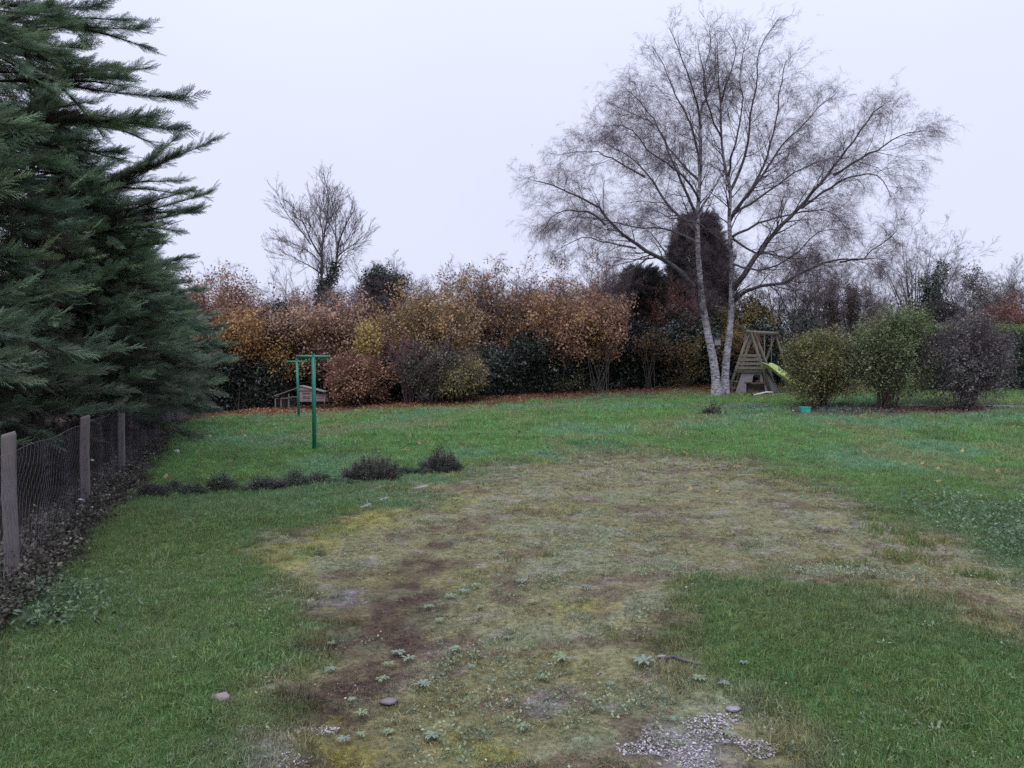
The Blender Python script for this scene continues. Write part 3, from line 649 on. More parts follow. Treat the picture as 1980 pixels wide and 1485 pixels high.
# ------------------------------------------------------------------ fence of posts and netting
def build_fence():
    n0 = onground(10, 1140); T = thing('wire_fence', (-3.57, 5.5, gz(-3.57, 5.5)), 'low fence of grey square posts and hexagonal wire netting under the conifers', 'fence')
    def pos(k): y = 5.5+2.75*k; x = -3.57-1.0*k; return Vector((x, y, gz(x, y)))
    ang = math.atan2(2.75, -1.0); hs = [1.12, 1.07, 1.02, 1.03, 1.0, 1.04, .98, 1.0, 1.02, 1.0]
    def post_mesh(h):
        m = MB(); w = .047
        prof = [(-w, -w*.85), (w*.7, -w*.85), (w, -w*.5), (w, w*.5), (w*.7, w*.85), (-w, w*.85)]; n = len(prof)
        rows = [(-.12, 1), (h*.3, 1), (h*.6, .99), (h-.02, .98), (h, .86)]
        for z, s in rows: m.v += [(a*s+.004*math.sin(z*7), b*s, z+(.012*a/w if z > h-.03 else 0)) for a, b in prof]
        for r in range(len(rows)-1):
            for j in range(n): m.f.append((r*n+j, r*n+(j+1) % n, (r+1)*n+(j+1) % n, (r+1)*n+j))
        m.f += [tuple(range((len(rows)-1)*n, len(rows)*n))]
        return m
    for k in range(-2, 9):
        o = post_mesh(hs[k % 10]).build('post', POSTMAT, T, bevel=.004, loc=pos(k)-T.location)
        o.rotation_euler = (rng.gauss(0, .012), rng.gauss(0, .015), ang-math.pi/2+rng.gauss(0, .05)+.25)
    s, hz, H = .052, .036, .98; m = MB(); L = 2.926; nc = int(L/s); polys = []
    for i in range(nc+1):
        pts = []
        for j in range(int(H/hz)+1):
            ph = 1 if (i+j) % 2 else -1; pts.append(Vector((i*s+ph*s*.23, .012*math.sin(i*.35)+.01*math.sin(j*.4+i*.2), j*hz+.012*math.sin(i*.19)+.015)))
        # hexagons: each wire steps sideways every second row
        pts = [Vector((i*s+(s*.25 if ((j//2+i) % 2) else -s*.25), q.y, q.z)) for j, q in enumerate(pts)]
        polys.append((pts, [.0013]*len(pts)))
    for z in (H*.02, H+.012):
        polys.append(([Vector((L*i/12, 0, z+.012*math.sin(i*.9))) for i in range(13)], [.002]*13))
    me = mesh_np('wire_netting', *tubes_np(polys, 3), WIRE, True)
    for k in range(-2, 8):
        a, b = pos(k), pos(k+1); o = link('wire_netting', me, T, a-T.location); d = b-a
        o.rotation_euler = (0, -math.atan2(d.z, math.hypot(d.x, d.y)), math.atan2(d.y, d.x))
        o.location = a-T.location+Vector((.03, .012, .0))
build_fence()

# ------------------------------------------------------------------ shrubs, hedge, trees behind
def back(px): return float(np.interp(px, [600, 900, 1150, 1400], [0, .6, 2.8, 3.0]))   # the hedge runs away from the camera to the right
def cam_x(px, Y): return (px-990)/F*Y
def top_h(py, Y, z): return CZ+(714-py)/F*Y-z
HEDGE = 'mixed autumn hedge shrubs'
def stemmed(name, label, cat, px, Y, top, wpx, leaves=None, lcols=None, mat=None, src=None, n_stem=9, keep=1., lscale=1., twig=.5, tcols=((.085, .06, .06), (.11, .085, .08)), group=None, lo=0.0, spread=None, up=.10,
            r0=.03, bark=None, gnarl=.12, nch=(7, 4), lkeep_top=1.0, stem_min=.6, base=None, hang=0, ratio=(.42, .5), trunk=False, twscale=1., twsrc=None, wide=1.):
    Y = Y+(back(px) if group == HEDGE else 0)
    x = cam_x(px, Y); z = gz(x, Y) if base is None else base.z; base = Vector((x, Y, z)) if base is None else base
    H = top_h(top, Y, z); W = wpx/F*Y/2
    T = thing(name, base, label, cat, group); polys, tips = [], []
    cfg = dict(seg=(7, 5, 3), trop=(up, up*.6, 0), gnarl=(gnarl*.6, gnarl, gnarl*1.3), nch=nch, t0=(.25, .15), ang=(.6, .65), ratio=ratio)
    for i in range(n_stem):
        a = 6.283*(i+rng.random())/n_stem; t = (rng.random()**.6)*W/max(H, .1)*wide
        d = Vector((math.cos(a)*t, math.sin(a)*t*.8, 1)).normalized()
        p = base+Vector((math.cos(a)*.12*W, math.sin(a)*.12*W, -.03)) if not trunk else base
        grow(p, d, H*rng.uniform(stem_min, 1)*.86, r0*rng.uniform(.7, 1.1), 0, cfg, polys, tips)
    tube_obj('stems', [(a, b) for l, a, b in polys if l == 0], bark or BARK, T, 5, 'stuff')
    tube_obj('branches', [(a, b) for l, a, b in polys if l > 0], bark or BARK, T, 3, 'stuff')
    P = np.array([tuple(t[0]) for t in tips]); D = np.array([tuple(t[1]) for t in tips])
    hrel = (P[:, 2]-z)/H
    if twig:
        k = nr.random(len(P)) < twig; Q = P[k]
        scatter('twigs', T, twsrc or TW, TWIG, Q, D[k]+nr.normal(size=Q.shape)*.25, rand_dirs(len(Q)), nr.uniform(.6, 1.2, len(Q))*twscale, palette(Q, tcols, .6, 5))
    if leaves:
        pr = keep*np.where(hrel > .75, lkeep_top, 1)*(hrel > lo); rep = 3
        PP = np.repeat(P, rep, 0)+nr.normal(size=(len(P)*rep, 3))*.11; DD = np.repeat(D, rep, 0); k = nr.random(len(PP)) < np.repeat(pr, rep)/rep*2
        Q = PP[k]; E = DD[k]*.6+nr.normal(size=Q.shape)*.5+np.array([0, 0, -hang])
        scatter('foliage', T, src or HAZEL, mat or LEAF, Q, E, rand_dirs(len(Q)), nr.uniform(.75, 1.25, len(Q))*lscale, palette(Q, lcols, .7, int(px) % 50, .2, .7))
    return T
def blob(name, label, cat, c, rx, ry, rz, n, cols, src=None, mat=None, scale=1., group=None, lobes=10, base=None, stems=True, box=False, fill=.35, out=.6, pscale=.9):
    """a dense bush or mass of ivy: lumpy volume of leaf clusters on stems"""
    c = Vector(c); base = Vector((c.x, c.y, gz(c.x, c.y))) if base is None else base
    T = thing(name, base, label, cat, group) if label else base
    if box:
        u = nr.uniform(-1, 1, (n, 3)); ax = nr.integers(0, 3, n); sg = nr.choice([-1, 1], n); sh = nr.random(n) > fill
        for a in range(3):
            q = sh & (ax == a); u[q, a] = sg[q]*nr.uniform(.86, 1.03, q.sum())
        P = np.array(c)+u*np.array([rx, ry, rz]); D = u*.5+nr.normal(size=u.shape)*.5
    else:
        L = [(Vector((0, 0, 0)), .8)]+[(Vector((rng.gauss(0, .55), rng.gauss(0, .45), rng.gauss(.05, .55))), rng.uniform(.3, .5)) for _ in range(lobes)]
        w = np.array([q[1]**2 for q in L]); li = nr.choice(len(L), n, p=w/w.sum())
        d = rand_dirs(n); rr = np.where(nr.random(n) < fill, nr.random(n)**.5, nr.uniform(.72, 1.14, n))*(.62+.76*fbm(d[:, 0]*1.6+li*3.1+c.x, d[:, 2]*1.6+d[:, 1]*1.3, 5, 3))
        u = np.array([tuple(q[0]) for q in L])[li]+d*(rr*np.array([q[1] for q in L])[li])[:, None]
        P = np.array(c)+u*np.array([rx, ry, rz]); D = d*out+nr.normal(size=d.shape)*.45
    P = P[P[:, 2] > ground(P[:, 0], P[:, 1])+.02] if True else P; D = D[:len(P)]
    if stems and label:
        polys = []
        for i in range(10):
            q = P[nr.integers(len(P))]; b = base+Vector((rng.gauss(0, .15*rx), rng.gauss(0, .15*ry), -.03)); m = b.lerp(Vector(q), .5)+rv(.06); polys.append(([b, m, Vector(q)], [.022, .014, .006]))
        tube_obj('stems', polys, BARK, T, 4, 'stuff')
    scatter('foliage', T, src or IVY, mat or GLOSSY, P, D, rand_dirs(len(P)), nr.uniform(.75, 1.3, len(P))*scale, palette(P, cols, pscale, int(abs(c.x*7)) % 40))
    return T
def ivy(T, pts, r, n, cols, scale=1.):      # ivy wrapped round a stem, a part of its tree
    pts = resample([Vector(p) for p in pts], 12); P, D = [], []
    for i in range(n):
        t = rng.random()*10.99; q = int(t); p = pts[q].lerp(pts[q+1], t-q); d = rv(); d.normalize(); P.append(tuple(p+d*r*rng.uniform(.4, 1.15)*(.7+.5*math.sin(t*2.1+i % 3)))); D.append(tuple(d))
    P, D = np.array(P), np.array(D)
    scatter('ivy', T, IVY, GLOSSY, P, D, rand_dirs(n), nr.uniform(.7, 1.2, n)*scale, palette(P, cols, 1.2, 9))
IVYC = [(.018, .028, .022), (.03, .045, .032), (.05, .066, .046)]
DARKG = [(.022, .030, .026), (.034, .047, .037), (.055, .068, .05)]
PINKB = [(.30, .185, .15), (.36, .225, .18), (.33, .19, .11)]
HAZC = [(.42, .28, .18), (.42, .27, .21), (.37, .235, .19), (.50, .36, .12)]
OLIVE = [(.31, .22, .11), (.36, .23, .13), (.29, .235, .085), (.37, .235, .17)]
ORANGE = [(.45, .28, .145), (.43, .255, .165), (.36, .215, .165), (.54, .35, .12)]
BARE = 'bare trees behind the hedge'

stemmed('hedge_tree', 'pinkish brown leaved tree with visible forked branches beside the conifer tip', 'tree', 440, 31, 500, 165, True, PINKB+ORANGE[:1], n_stem=9, keep=1.0, wide=1.3, lo=.25, twig=.5, lkeep_top=.5, r0=.055, group=HEDGE, lscale=1.05)
blob('hedge_shrub', 'low orange-brown foliage mass under the pinkish brown tree', 'shrub', at(465, 655, 29.6), 1.35, .9, 1.1, 800, [(.34, .21, .16), (.37, .22, .11), (.41, .25, .10), (.34, .20, .13)], HAZEL, LEAF, 1.1, HEDGE)
stemmed('bare_tree', 'small pale bare tree of thin forked twigs left of the tall fan tree', 'tree', 535, 34, 480, 130, n_stem=5, twig=.55, r0=.045, bark=GREYBARK, group=BARE, up=.16, tcols=((.16, .13, .13), (.13, .11, .11)), nch=(6, 4), gnarl=.08)
blob('ivy_stump', 'dark ivy column between brown foliage and the yellow-edged hazel', 'ivy', at(545, 650, 30.2), .42, .4, 1.3, 500, IVYC, group='ivy clad stems')
ash = stemmed('bare_tree', 'tall fan-shaped bare tree with ivy creeping up its right limb', 'tree', 622, 36, 345, 190, n_stem=1, twig=.0, r0=.01, trunk=True, nch=(2, 2), group=BARE)
def build_ash(T):
    Y = 36; polys, tips = [], []
    S = lambda l: [at(500+(610+(a-610)*.78)/4.95, 330+(1300+(b-1300)*.91)/4.95, Y+dy) for a, b, dy in l]
    base = Vector(T.location)
    main = [base-Vector((0, 0, .1))]+S([(570, 1300, 0), (600, 1100, 0), (605, 800, 0), (615, 620, .1), (650, 480, .2), (668, 330, .2), (690, 170, .3), (660, 30, .3)])
    limbs = [(main, .15), (S([(600, 1150, 0), (680, 1090, -.3), (740, 980, -.5), (780, 850, -.6), (800, 680, -.7), (840, 560, -.8), (910, 420, -1), (1010, 270, -1)]), .11),
             (S([(600, 860, 0), (500, 760, .4), (400, 700, .8), (260, 640, 1.2), (160, 600, 1.5)]), .05), (S([(605, 790, 0), (480, 620, -.4), (410, 480, -.7), (340, 360, -1), (260, 320, -1.2)]), .06),
             (S([(608, 700, 0), (540, 560, .6), (450, 430, 1), (330, 330, 1.5)]), .045), (S([(590, 950, 0), (450, 870, -.8), (330, 820, -1.2), (200, 750, -1.6)]), .045), (S([(470, 650, -.4), (330, 480, -.5), (180, 330, -.7), (90, 200, -.9)]), .035),
             (S([(615, 620, .1), (600, 450, .6), (530, 320, .9), (460, 230, 1.2)]), .035), (S([(800, 680, -.7), (900, 620, -.4), (980, 500, -.2), (1050, 450, 0)]), .035), (S([(790, 780, -.6), (900, 700, -1.2), (1040, 620, -1.6), (1110, 550, -2)]), .04),
             (S([(800, 660, -.7), (760, 540, .1), (680, 390, .6), (640, 300, .9)]), .035), (S([(790, 850, -.6), (880, 740, .4), (1000, 690, .8)]), .03), (S([(660, 400, .2), (620, 260, .8), (560, 110, 1.3)]), .03), (S([(700, 1080, -.3), (660, 900, .6), (680, 760, 1)]), .03),
             (S([(770, 560, -.4), (775, 380, 0), (790, 240, .3)]), .03), (S([(640, 520, .2), (720, 380, -.6), (740, 200, -1)]), .03)]
    cfg = dict(seg=(4, 3), trop=(.12, .08), gnarl=(.07, .1), nch=(4,), t0=(.15,), ang=(.5,), ratio=(.5,))
    for l, r in limbs:
        p = resample(l, max(7, len(l)*2)); n = len(p); rad = [r*.72*(1-.9*i/(n-1))+.006 for i in range(n)]
        tube_obj('limb' if l is not main else 'trunk', [(p, rad)], GREYBARK, T, 7)
        tot = sum((b-a).length for a, b in zip(p, p[1:]))
        for k in range(int(tot/.17)):
            t = .25+.75*rng.random(); f = t*(n-1); q = min(int(f), n-2); d = (p[q+1]-p[q]).normalized(); a = rv(); a = (a-d*a.dot(d)).normalized(); g = rng.uniform(.4, .75)
            if p[q].z < base.z+2.9: continue
            grow(p[q].lerp(p[q+1], f-q), d*math.cos(g)+a*math.sin(g), rng.uniform(.5, 1.15)*(1.1-.5*t), max(rad[q]*.4, .006), 0, cfg, polys, tips)
    tube_obj('branches', [(a, [max(q, .006) for q in b]) for l, a, b in polys], GREYBARK, T, 3, 'stuff')
    P = np.array([tuple(t[0]) for t in tips]); D = np.array([tuple(t[1]) for t in tips]); k = nr.random(len(P)) < .28; P, D = P[k], D[k]
    scatter('twigs', T, UPTW, TWIG, P, D+np.array([0, 0, .2]), rand_dirs(len(P)), nr.uniform(.7, 1.3, len(P)), palette(P, [(.15, .125, .125), (.12, .10, .10)], .5, 5))
    ivy(T, S([(640, 1120, -.2), (730, 1000, -.5), (770, 870, -.6)]), .22, 150, IVYC); ivy(T, S([(575, 1420, 0), (590, 1200, 0), (605, 1040, 0)]), .26, 200, IVYC); ivy(T, S([(570, 1700, 0), (575, 1420, 0)]), .35, 200, IVYC)
for ch in list(ash.children): bpy.data.objects.remove(ch)
build_ash(ash)
T = stemmed('ivy_tree', 'bare curling twigs round a bushy dark ivy head, right of the tall fan tree', 'tree', 745, 34, 478, 215, n_stem=14, twig=.7, r0=.05, group=BARE, up=.0, wide=2.3, gnarl=.15, trunk=True, base=Vector((cam_x(745, 34), 34, gz(cam_x(745, 34), 34)+2.9)), tcols=((.12, .10, .11), (.10, .08, .085)), nch=(6, 5))
blob('ivy', None, None, at(740, 548, 33.4), .85, .7, .95, 700, IVYC, base=T, lobes=9); blob('ivy', None, None, at(742, 615, 33.4), .6, .5, 1.2, 420, IVYC, base=T, lobes=5)
stemmed('hedge_shrub', 'large rounded hazel in pinkish tan leaf with yellow edges behind the clothes posts', 'shrub', 635, 31.2, 555, 215, True, HAZC, n_stem=15, keep=1.1, wide=1.25, lo=.22, twig=.35, lkeep_top=.55, r0=.035, group=HEDGE, lscale=1.1, up=.04)
blob('hedge_shrub', 'small bright yellow-leaved shrub at the right edge of the tan hazel', 'shrub', at(715, 668, 29.6),   .5, .5, .95, 240, [(.40, .27, .16), (.44, .34, .11), (.38, .27, .12), (.41, .30, .13)], HAZEL, LEAF, 1., HEDGE)
blob('hedge_shrub', 'yellow-leaved low branches left of the green clothes posts', 'shrub', at(548, 700, 30.1), .6, .5, .75, 230, [(.38, .25, .15), (.48, .33, .11), (.43, .27, .12), (.36, .21, .12)], HAZEL, LEAF, 1., HEDGE)
stemmed('hedge_shrub', 'russet shrub with reddish stems right of the hutch', 'shrub', 690, 28.6, 690, 110, True, [(.30, .17, .125), (.34, .21, .125), (.25, .13, .11)], n_stem=12, keep=.8, lo=.05, twig=.5, wide=1.3, r0=.015, group=HEDGE, lscale=.95, tcols=((.12, .05, .05), (.16, .07, .06)))
stemmed('dogwood_shrub', 'leafless shrub of upright purple-red stems at the lawn edge', 'shrub', 790, 28.4, 640, 95, True, [(.20, .09, .07), (.16, .07, .08)], n_stem=34, keep=.04, twig=.3, r0=.012, nch=(3, 2), group=HEDGE, bark=noisy_mat('purple_stem', (.09, .055, .07), (.14, .085, .105), (9, 9, 3), .7), tcols=((.11, .07, .088), (.15, .095, .115)), up=.15, stem_min=.45, twsrc=UPTW)
stemmed('hedge_shrub', 'olive and brown leaved shrub with thin top twigs right of the purple stems', 'shrub', 850, 30, 535, 190, True, OLIVE+ORANGE[:2], n_stem=15, keep=1.0, wide=1.3, lo=.2, twig=.4, lkeep_top=.4, r0=.03, group=HEDGE, lscale=1.05)
stemmed('hedge_shrub', 'yellow-green leaved low shrub hanging to the lawn edge', 'shrub', 893, 28.2, 690, 120, True, [(.24, .21, .10), (.29, .24, .11), (.17, .17, .085), (.30, .20, .12)], n_stem=12, keep=.6, twig=.4, wide=1.3, r0=.015, group=HEDGE, lscale=.9, up=.0)
stemmed('hedge_shrub', 'grey-green small-leaved shrub between purple stems and yellow-green shrub', 'shrub', 838, 28.1, 675, 80, True, [(.13, .14, .095), (.17, .165, .12), (.12, .10, .09)], n_stem=10, keep=.55, twig=.5, r0=.014, group=HEDGE, lscale=.8)
stemmed('hedge_tree', 'brown twiggy tree with sparse leaves rising above the hedge middle', 'tree', 985, 32, 490, 200, True, [(.34, .22, .14), (.37, .23, .13), (.3, .19, .15)], n_stem=9, keep=.55, lo=.4, twig=.6, lkeep_top=.25, r0=.05, group=HEDGE)
stemmed('hedge_shrub', 'wide orange-brown hazel arching over the darkest part of the hedge', 'shrub', 1085, 29.8, 545, 260, True, ORANGE, n_stem=11, keep=1.6, wide=1.3, lo=.34, twig=.3, lkeep_top=.6, r0=.026, group=HEDGE, lscale=1.1, up=.0, hang=.2)
blob('hedge_shrub', 'dense orange leaves on the right end of the orange-brown hazel', 'shrub', at(1160, 625, 31.0), 1.15, .7, .7, 480, ORANGE, HAZEL, LEAF, 1., HEDGE)
stemmed('hedge_tree', 'small tree with dark forked limbs and few orange leaves behind the orange hazel', 'tree', 1095, 32, 490, 140, True, ORANGE, n_stem=6, keep=.35, lo=.5, twig=.6, r0=.055, group=HEDGE)
stemmed('hedge_tree', 'leafless purple-brown twiggy tree right of the orange hazel', 'tree', 1175, 32, 500, 170, n_stem=12, twig=.95, r0=.04, group=HEDGE, tcols=((.12, .08, .085), (.14, .095, .09)), nch=(8, 5))
stemmed('hedge_tree', 'red-brown twiggy shrub seen left of the birch stems', 'tree', 1298, 31.5, 555, 120, True, [(.19, .085, .06), (.16, .075, .06)], n_stem=11, keep=.4, lo=.35, twig=.8, r0=.03, group=HEDGE, tcols=((.13, .07, .06), (.15, .085, .07)))
for px, top, w, kp, lab in ((388, 545, 110, .6, 'brown twiggy tree just right of the farthest conifer tip'), (490, 545, 120, .55, 'brown twiggy tree left of the dark ivy column'), (585, 560, 110, .6, 'thin brown-leaved tree below the tall fan tree'), (690, 560, 110, .65, 'tan-leaved tree below the left twigs of the ivy head tree'), (790, 570, 100, .7, 'brown-leaved tree right of the ivy head tree'),
                        (925, 515, 120, .55, 'brown tree with bare top right of the olive shrub'), (1035, 520, 120, .6, 'tan-leaved tree behind the left half of the orange hazel'), (1140, 545, 120, .5, 'brown tree with purple twigs behind the right half of the orange hazel'), (1215, 560, 90, .35, 'thin purple-brown tree left of the blunt dark evergreen')):
    stemmed('hedge_tree', lab, 'tree', px, 33, top, w, True, [(.33, .21, .15), (.38, .25, .17), (.30, .185, .15), (.40, .27, .12)], n_stem=11, keep=kp*1.5, lo=.15, twig=.75, lkeep_top=.5, r0=.035, group=HEDGE, wide=1.3, up=.05, tcols=((.115, .08, .08), (.15, .105, .105)))
def yew(px, Y, top, w, label, n, bot=740):
    x = cam_x(px, Y); z = gz(x, Y); H = top_h(top, Y, z); W = w/F*Y/2
    base = Vector((x, Y, z)); T = thing('yew_tree', base, label, 'tree', 'dark evergreens in the hedge')
    tube_obj('trunk', [([base+Vector((0, 0, H*.9*i/5-.05)) for i in range(6)], [.14*(1-i/6) for i in range(6)])], BARK, T, 7)
    h = nr.random(n)**.8*H*.97+.1; a = nr.uniform(0, 6.283, n); r = W*np.power(np.clip(1-(h/H)**2.6, .03, 1), .6)*np.where(nr.random(n) < .3, nr.random(n)**.5, nr.uniform(.78, 1.06, n))*(.85+.3*fbm(a*1.5, h*.9, px))
    P = np.stack([x+r*np.cos(a), Y+r*np.sin(a), z+h], 1); D = np.stack([np.cos(a), np.sin(a), nr.uniform(.2, 1.4, n)], 1)
    scatter('foliage', T, FROND, NEEDLE, P, D, rand_dirs(n), nr.uniform(.5, .85, n), palette(P, [(.036, .038, .036), (.052, .052, .048), (.07, .06, .062)], .9, 4))
yew(1348, 36.5, 425, 118, 'tall dark rounded yew behind the birch stems', 4200)
yew(1240, 35.2, 530, 105, 'dark evergreen with a blunt top left of the tall yew', 2600)
yew(1275, 37, 560, 80, 'narrow dark evergreen half hidden between the other two yews', 1500)
# dark evergreen undergrowth along the hedge foot
names = [(415, 730, 60, 55, 'next to the last fence posts'), (480, 735, 60, 55, 'under the orange-brown foliage'), (560, 745, 55, 45, 'behind the hutch'), (650, 745, 50, 45, 'behind the russet shrub'), (760, 735, 55, 45, 'behind the purple stems'), (955, 725, 50, 50, 'right of the yellow-green shrub'), (1020, 715, 60, 52, 'under the left half of the orange hazel'),
         (1090, 715, 60, 52, 'under the middle of the orange hazel'), (1160, 712, 65, 55, 'below the right end of the orange hazel'), (1235, 695, 60, 70, 'before the blunt dark evergreen'), (1310, 700, 60, 65, 'left of the birch foot'), (1375, 690, 50, 75, 'right behind the birch stems'), (1445, 700, 60, 65, 'behind the play tower'), (1530, 700, 55, 60, 'behind the swings')]
for i, (px, py, w, h, where) in enumerate(names):
    Y = (31.4 if i in (2, 3) else 30.0 if i > 1 else 29.8)+(back(px) if px < 1400 else 1.5); c = at(px, py, Y); k = Y/F
    blob('evergreen_bush', 'dark evergreen bush in the hedge foot ' + where, 'bush', c, w*k*1.25, .75, h*k*1.15, 760, DARKG, LAUREL if i % 2 else IVY, GLOSSY, 1.25, 'dark evergreens in the hedge')
for px, py, w, h, n, cols, lab in ((1255, 668, 42, 30, 150, [(.20, .12, .07), (.16, .10, .06)], 'brown-leaved sapling in front of the blunt dark evergreen'), (1325, 690, 35, 38, 130, [(.20, .13, .07), (.17, .13, .05)], 'small yellow-brown sapling left of the birch foot'), (1320, 738, 40, 20, 90, [(.10, .10, .04), (.13, .11, .05)], 'olive low growth at the hedge foot left of the birch'), (1110, 742, 50, 16, 60, [(.16, .16, .08), (.13, .12, .06)], 'thin pale-leaved sprig low before the darkest hedge part')):
    blob('sapling', lab, 'shrub', at(px, py, 29.0+back(px)), w*.024, .5, h*.022, n, cols, HAZEL, LEAF, .85, HEDGE, lobes=6)
# right part behind the swings
blob('hedge_shrub', 'yellow-olive leaved shrub above the play tower', 'shrub', at(1455, 625, 33), 1.15, .8, 1.35, 620, [(.13, .11, .045), (.20, .15, .04), (.10, .10, .05)], HAZEL, LEAF, .9, HEDGE)
blob('hedge_shrub', 'yellow-brown leaves right behind the play tower peak', 'shrub', at(1440, 672, 31), .9, .6, .5, 260, [(.27, .18, .06), (.20, .13, .06)], HAZEL, LEAF, .95, HEDGE)
for px, Y, top, w, ns, lab in ((1520, 34, 470, 170, 9, 'tangled bare tree right of the birch above the swing beam'), (1585, 36, 480, 170, 9, 'tangled bare tree left of the ivy pillar'), (1660, 35, 500, 150, 9, 'dense bare twiggy tree above the green-topped bush'), (1715, 37, 560, 110, 7, 'low bare twiggy tree left of the small fan tree')):
    stemmed('bare_tree', lab, 'tree', px, Y, top, w, n_stem=ns, twig=.75, r0=.05, group=BARE, tcols=((.105, .08, .085), (.13, .10, .10)), gnarl=.16, nch=(8, 5))
for px, y0, y1, Y, r, lab in ((1603, 545, 690, 34.5, .30, 'brown ivy pillar rising behind the olive bush'), (1652, 560, 690, 34, .26, 'shorter brown ivy pillar left of the green-topped bush'), (1890, 560, 690, 36, .5, 'grey-brown ivy pillar above the dark purple bush')):
    blob('ivy_stump', lab, 'ivy', at(px, (y0+y1)/2, Y), r, r, (y1-y0)/2/F*Y, 260, [(.10, .08, .075), (.13, .10, .095), (.10, .095, .075)], IVY, LEAF, .9, 'ivy clad stems', lobes=8)
stemmed('bare_tree', 'small fan-shaped bare tree right of the green-topped bush', 'tree', 1768, 41, 425, 215, n_stem=16, twig=.5, r0=.05, trunk=True, group=BARE, bark=GREYBARK, wide=1.5, tcols=((.13, .105, .105), (.11, .09, .09)), up=.03, gnarl=.07, nch=(6, 4), base=Vector((cam_x(1768, 41), 41, gz(cam_x(1768, 41), 41)+1.9)))
def fix_fan():
    T = [o for o in bpy.data.objects if o.get('label') == 'small fan-shaped bare tree right of the green-topped bush'][0]
    b = Vector(T.location); tube_obj('trunk', [([b-Vector((0, 0, 2.1)), b-Vector((.03, 0, 1)), b+Vector((0, 0, .25))], [.2, .17, .13])], GREYBARK, T, 8)
fix_fan()
blob('ivy_stump', 'dark forked ivy stump right of the small fan tree', 'ivy', at(1805, 582, 37), .5, .5, 1.0, 420, IVYC, group='ivy clad stems', lobes=9)
blob('evergreen_bush', 'broad dark mound behind the gap between the two right-hand bushes', 'bush', at(1815, 635, 33), 1.15, .9, 1.2, 650, [(.045, .04, .04), (.07, .055, .055), (.045, .05, .04)], IVY, LEAF, 1.1, 'dark evergreens in the hedge')
for px, Y, top, w, ns, lab in ((1885, 38, 510, 150, 8, 'bare tree behind the dark purple bush'), (1955, 37, 520, 150, 9, 'bare tree at the right edge above the clipped hedge'), (2040, 37, 510, 150, 7, 'bare tree cut off by the right edge'), (1850, 41, 540, 110, 6, 'far thin bare tree between fan tree and purple bush')):
    stemmed('bare_tree', lab, 'tree', px, Y, top, w, n_stem=ns, twig=.7, r0=.05, group=BARE, bark=GREYBARK, tcols=((.13, .105, .11), (.11, .09, .09)), gnarl=.13, nch=(7, 5))
blob('hedge_shrub', 'reddish leaved shrub above the clipped hedge at the right edge', 'shrub', at(1955, 618, 31), 1.3, .8, .75, 620, [(.17, .08, .07), (.20, .10, .07), (.15, .075, .075)], HAZEL, LEAF, .8, HEDGE)
def clipped_hedge():
    a, b = onground(1780, 758), onground(2080, 764); Y = (a.y+b.y)/2; zt = at(1955, 643, Y).z; c = (a+b)/2; z0 = c.z
    T = thing('clipped_hedge', c, 'clipped evergreen hedge with a brighter trimmed top at the right edge', 'hedge')
    rx, rz = (b.x-a.x)/2, (zt-z0)/2
    cc = (c.x, Y+.6, z0+rz)
    blob('hedge', None, None, cc, rx, .6, rz, 3600, [(.022, .034, .026), (.036, .052, .038), (.055, .07, .05)], LAUREL, GLOSSY, .85, base=T, box=True)
    n = 1100; P = np.stack([nr.uniform(c.x-rx, c.x+rx, n), nr.uniform(Y, Y+1.2, n), zt+nr.normal(size=n)*.05], 1); D = np.tile([[0, 0, 1.]], (n, 1))+nr.normal(size=(n, 3))*.4
    scatter('trimmed_top', T, SMALL, LEAF, P, D, rand_dirs(n), nr.uniform(.6, 1., n), palette(P, [(.13, .20, .05), (.17, .24, .06), (.10, .16, .05)]))
clipped_hedge()

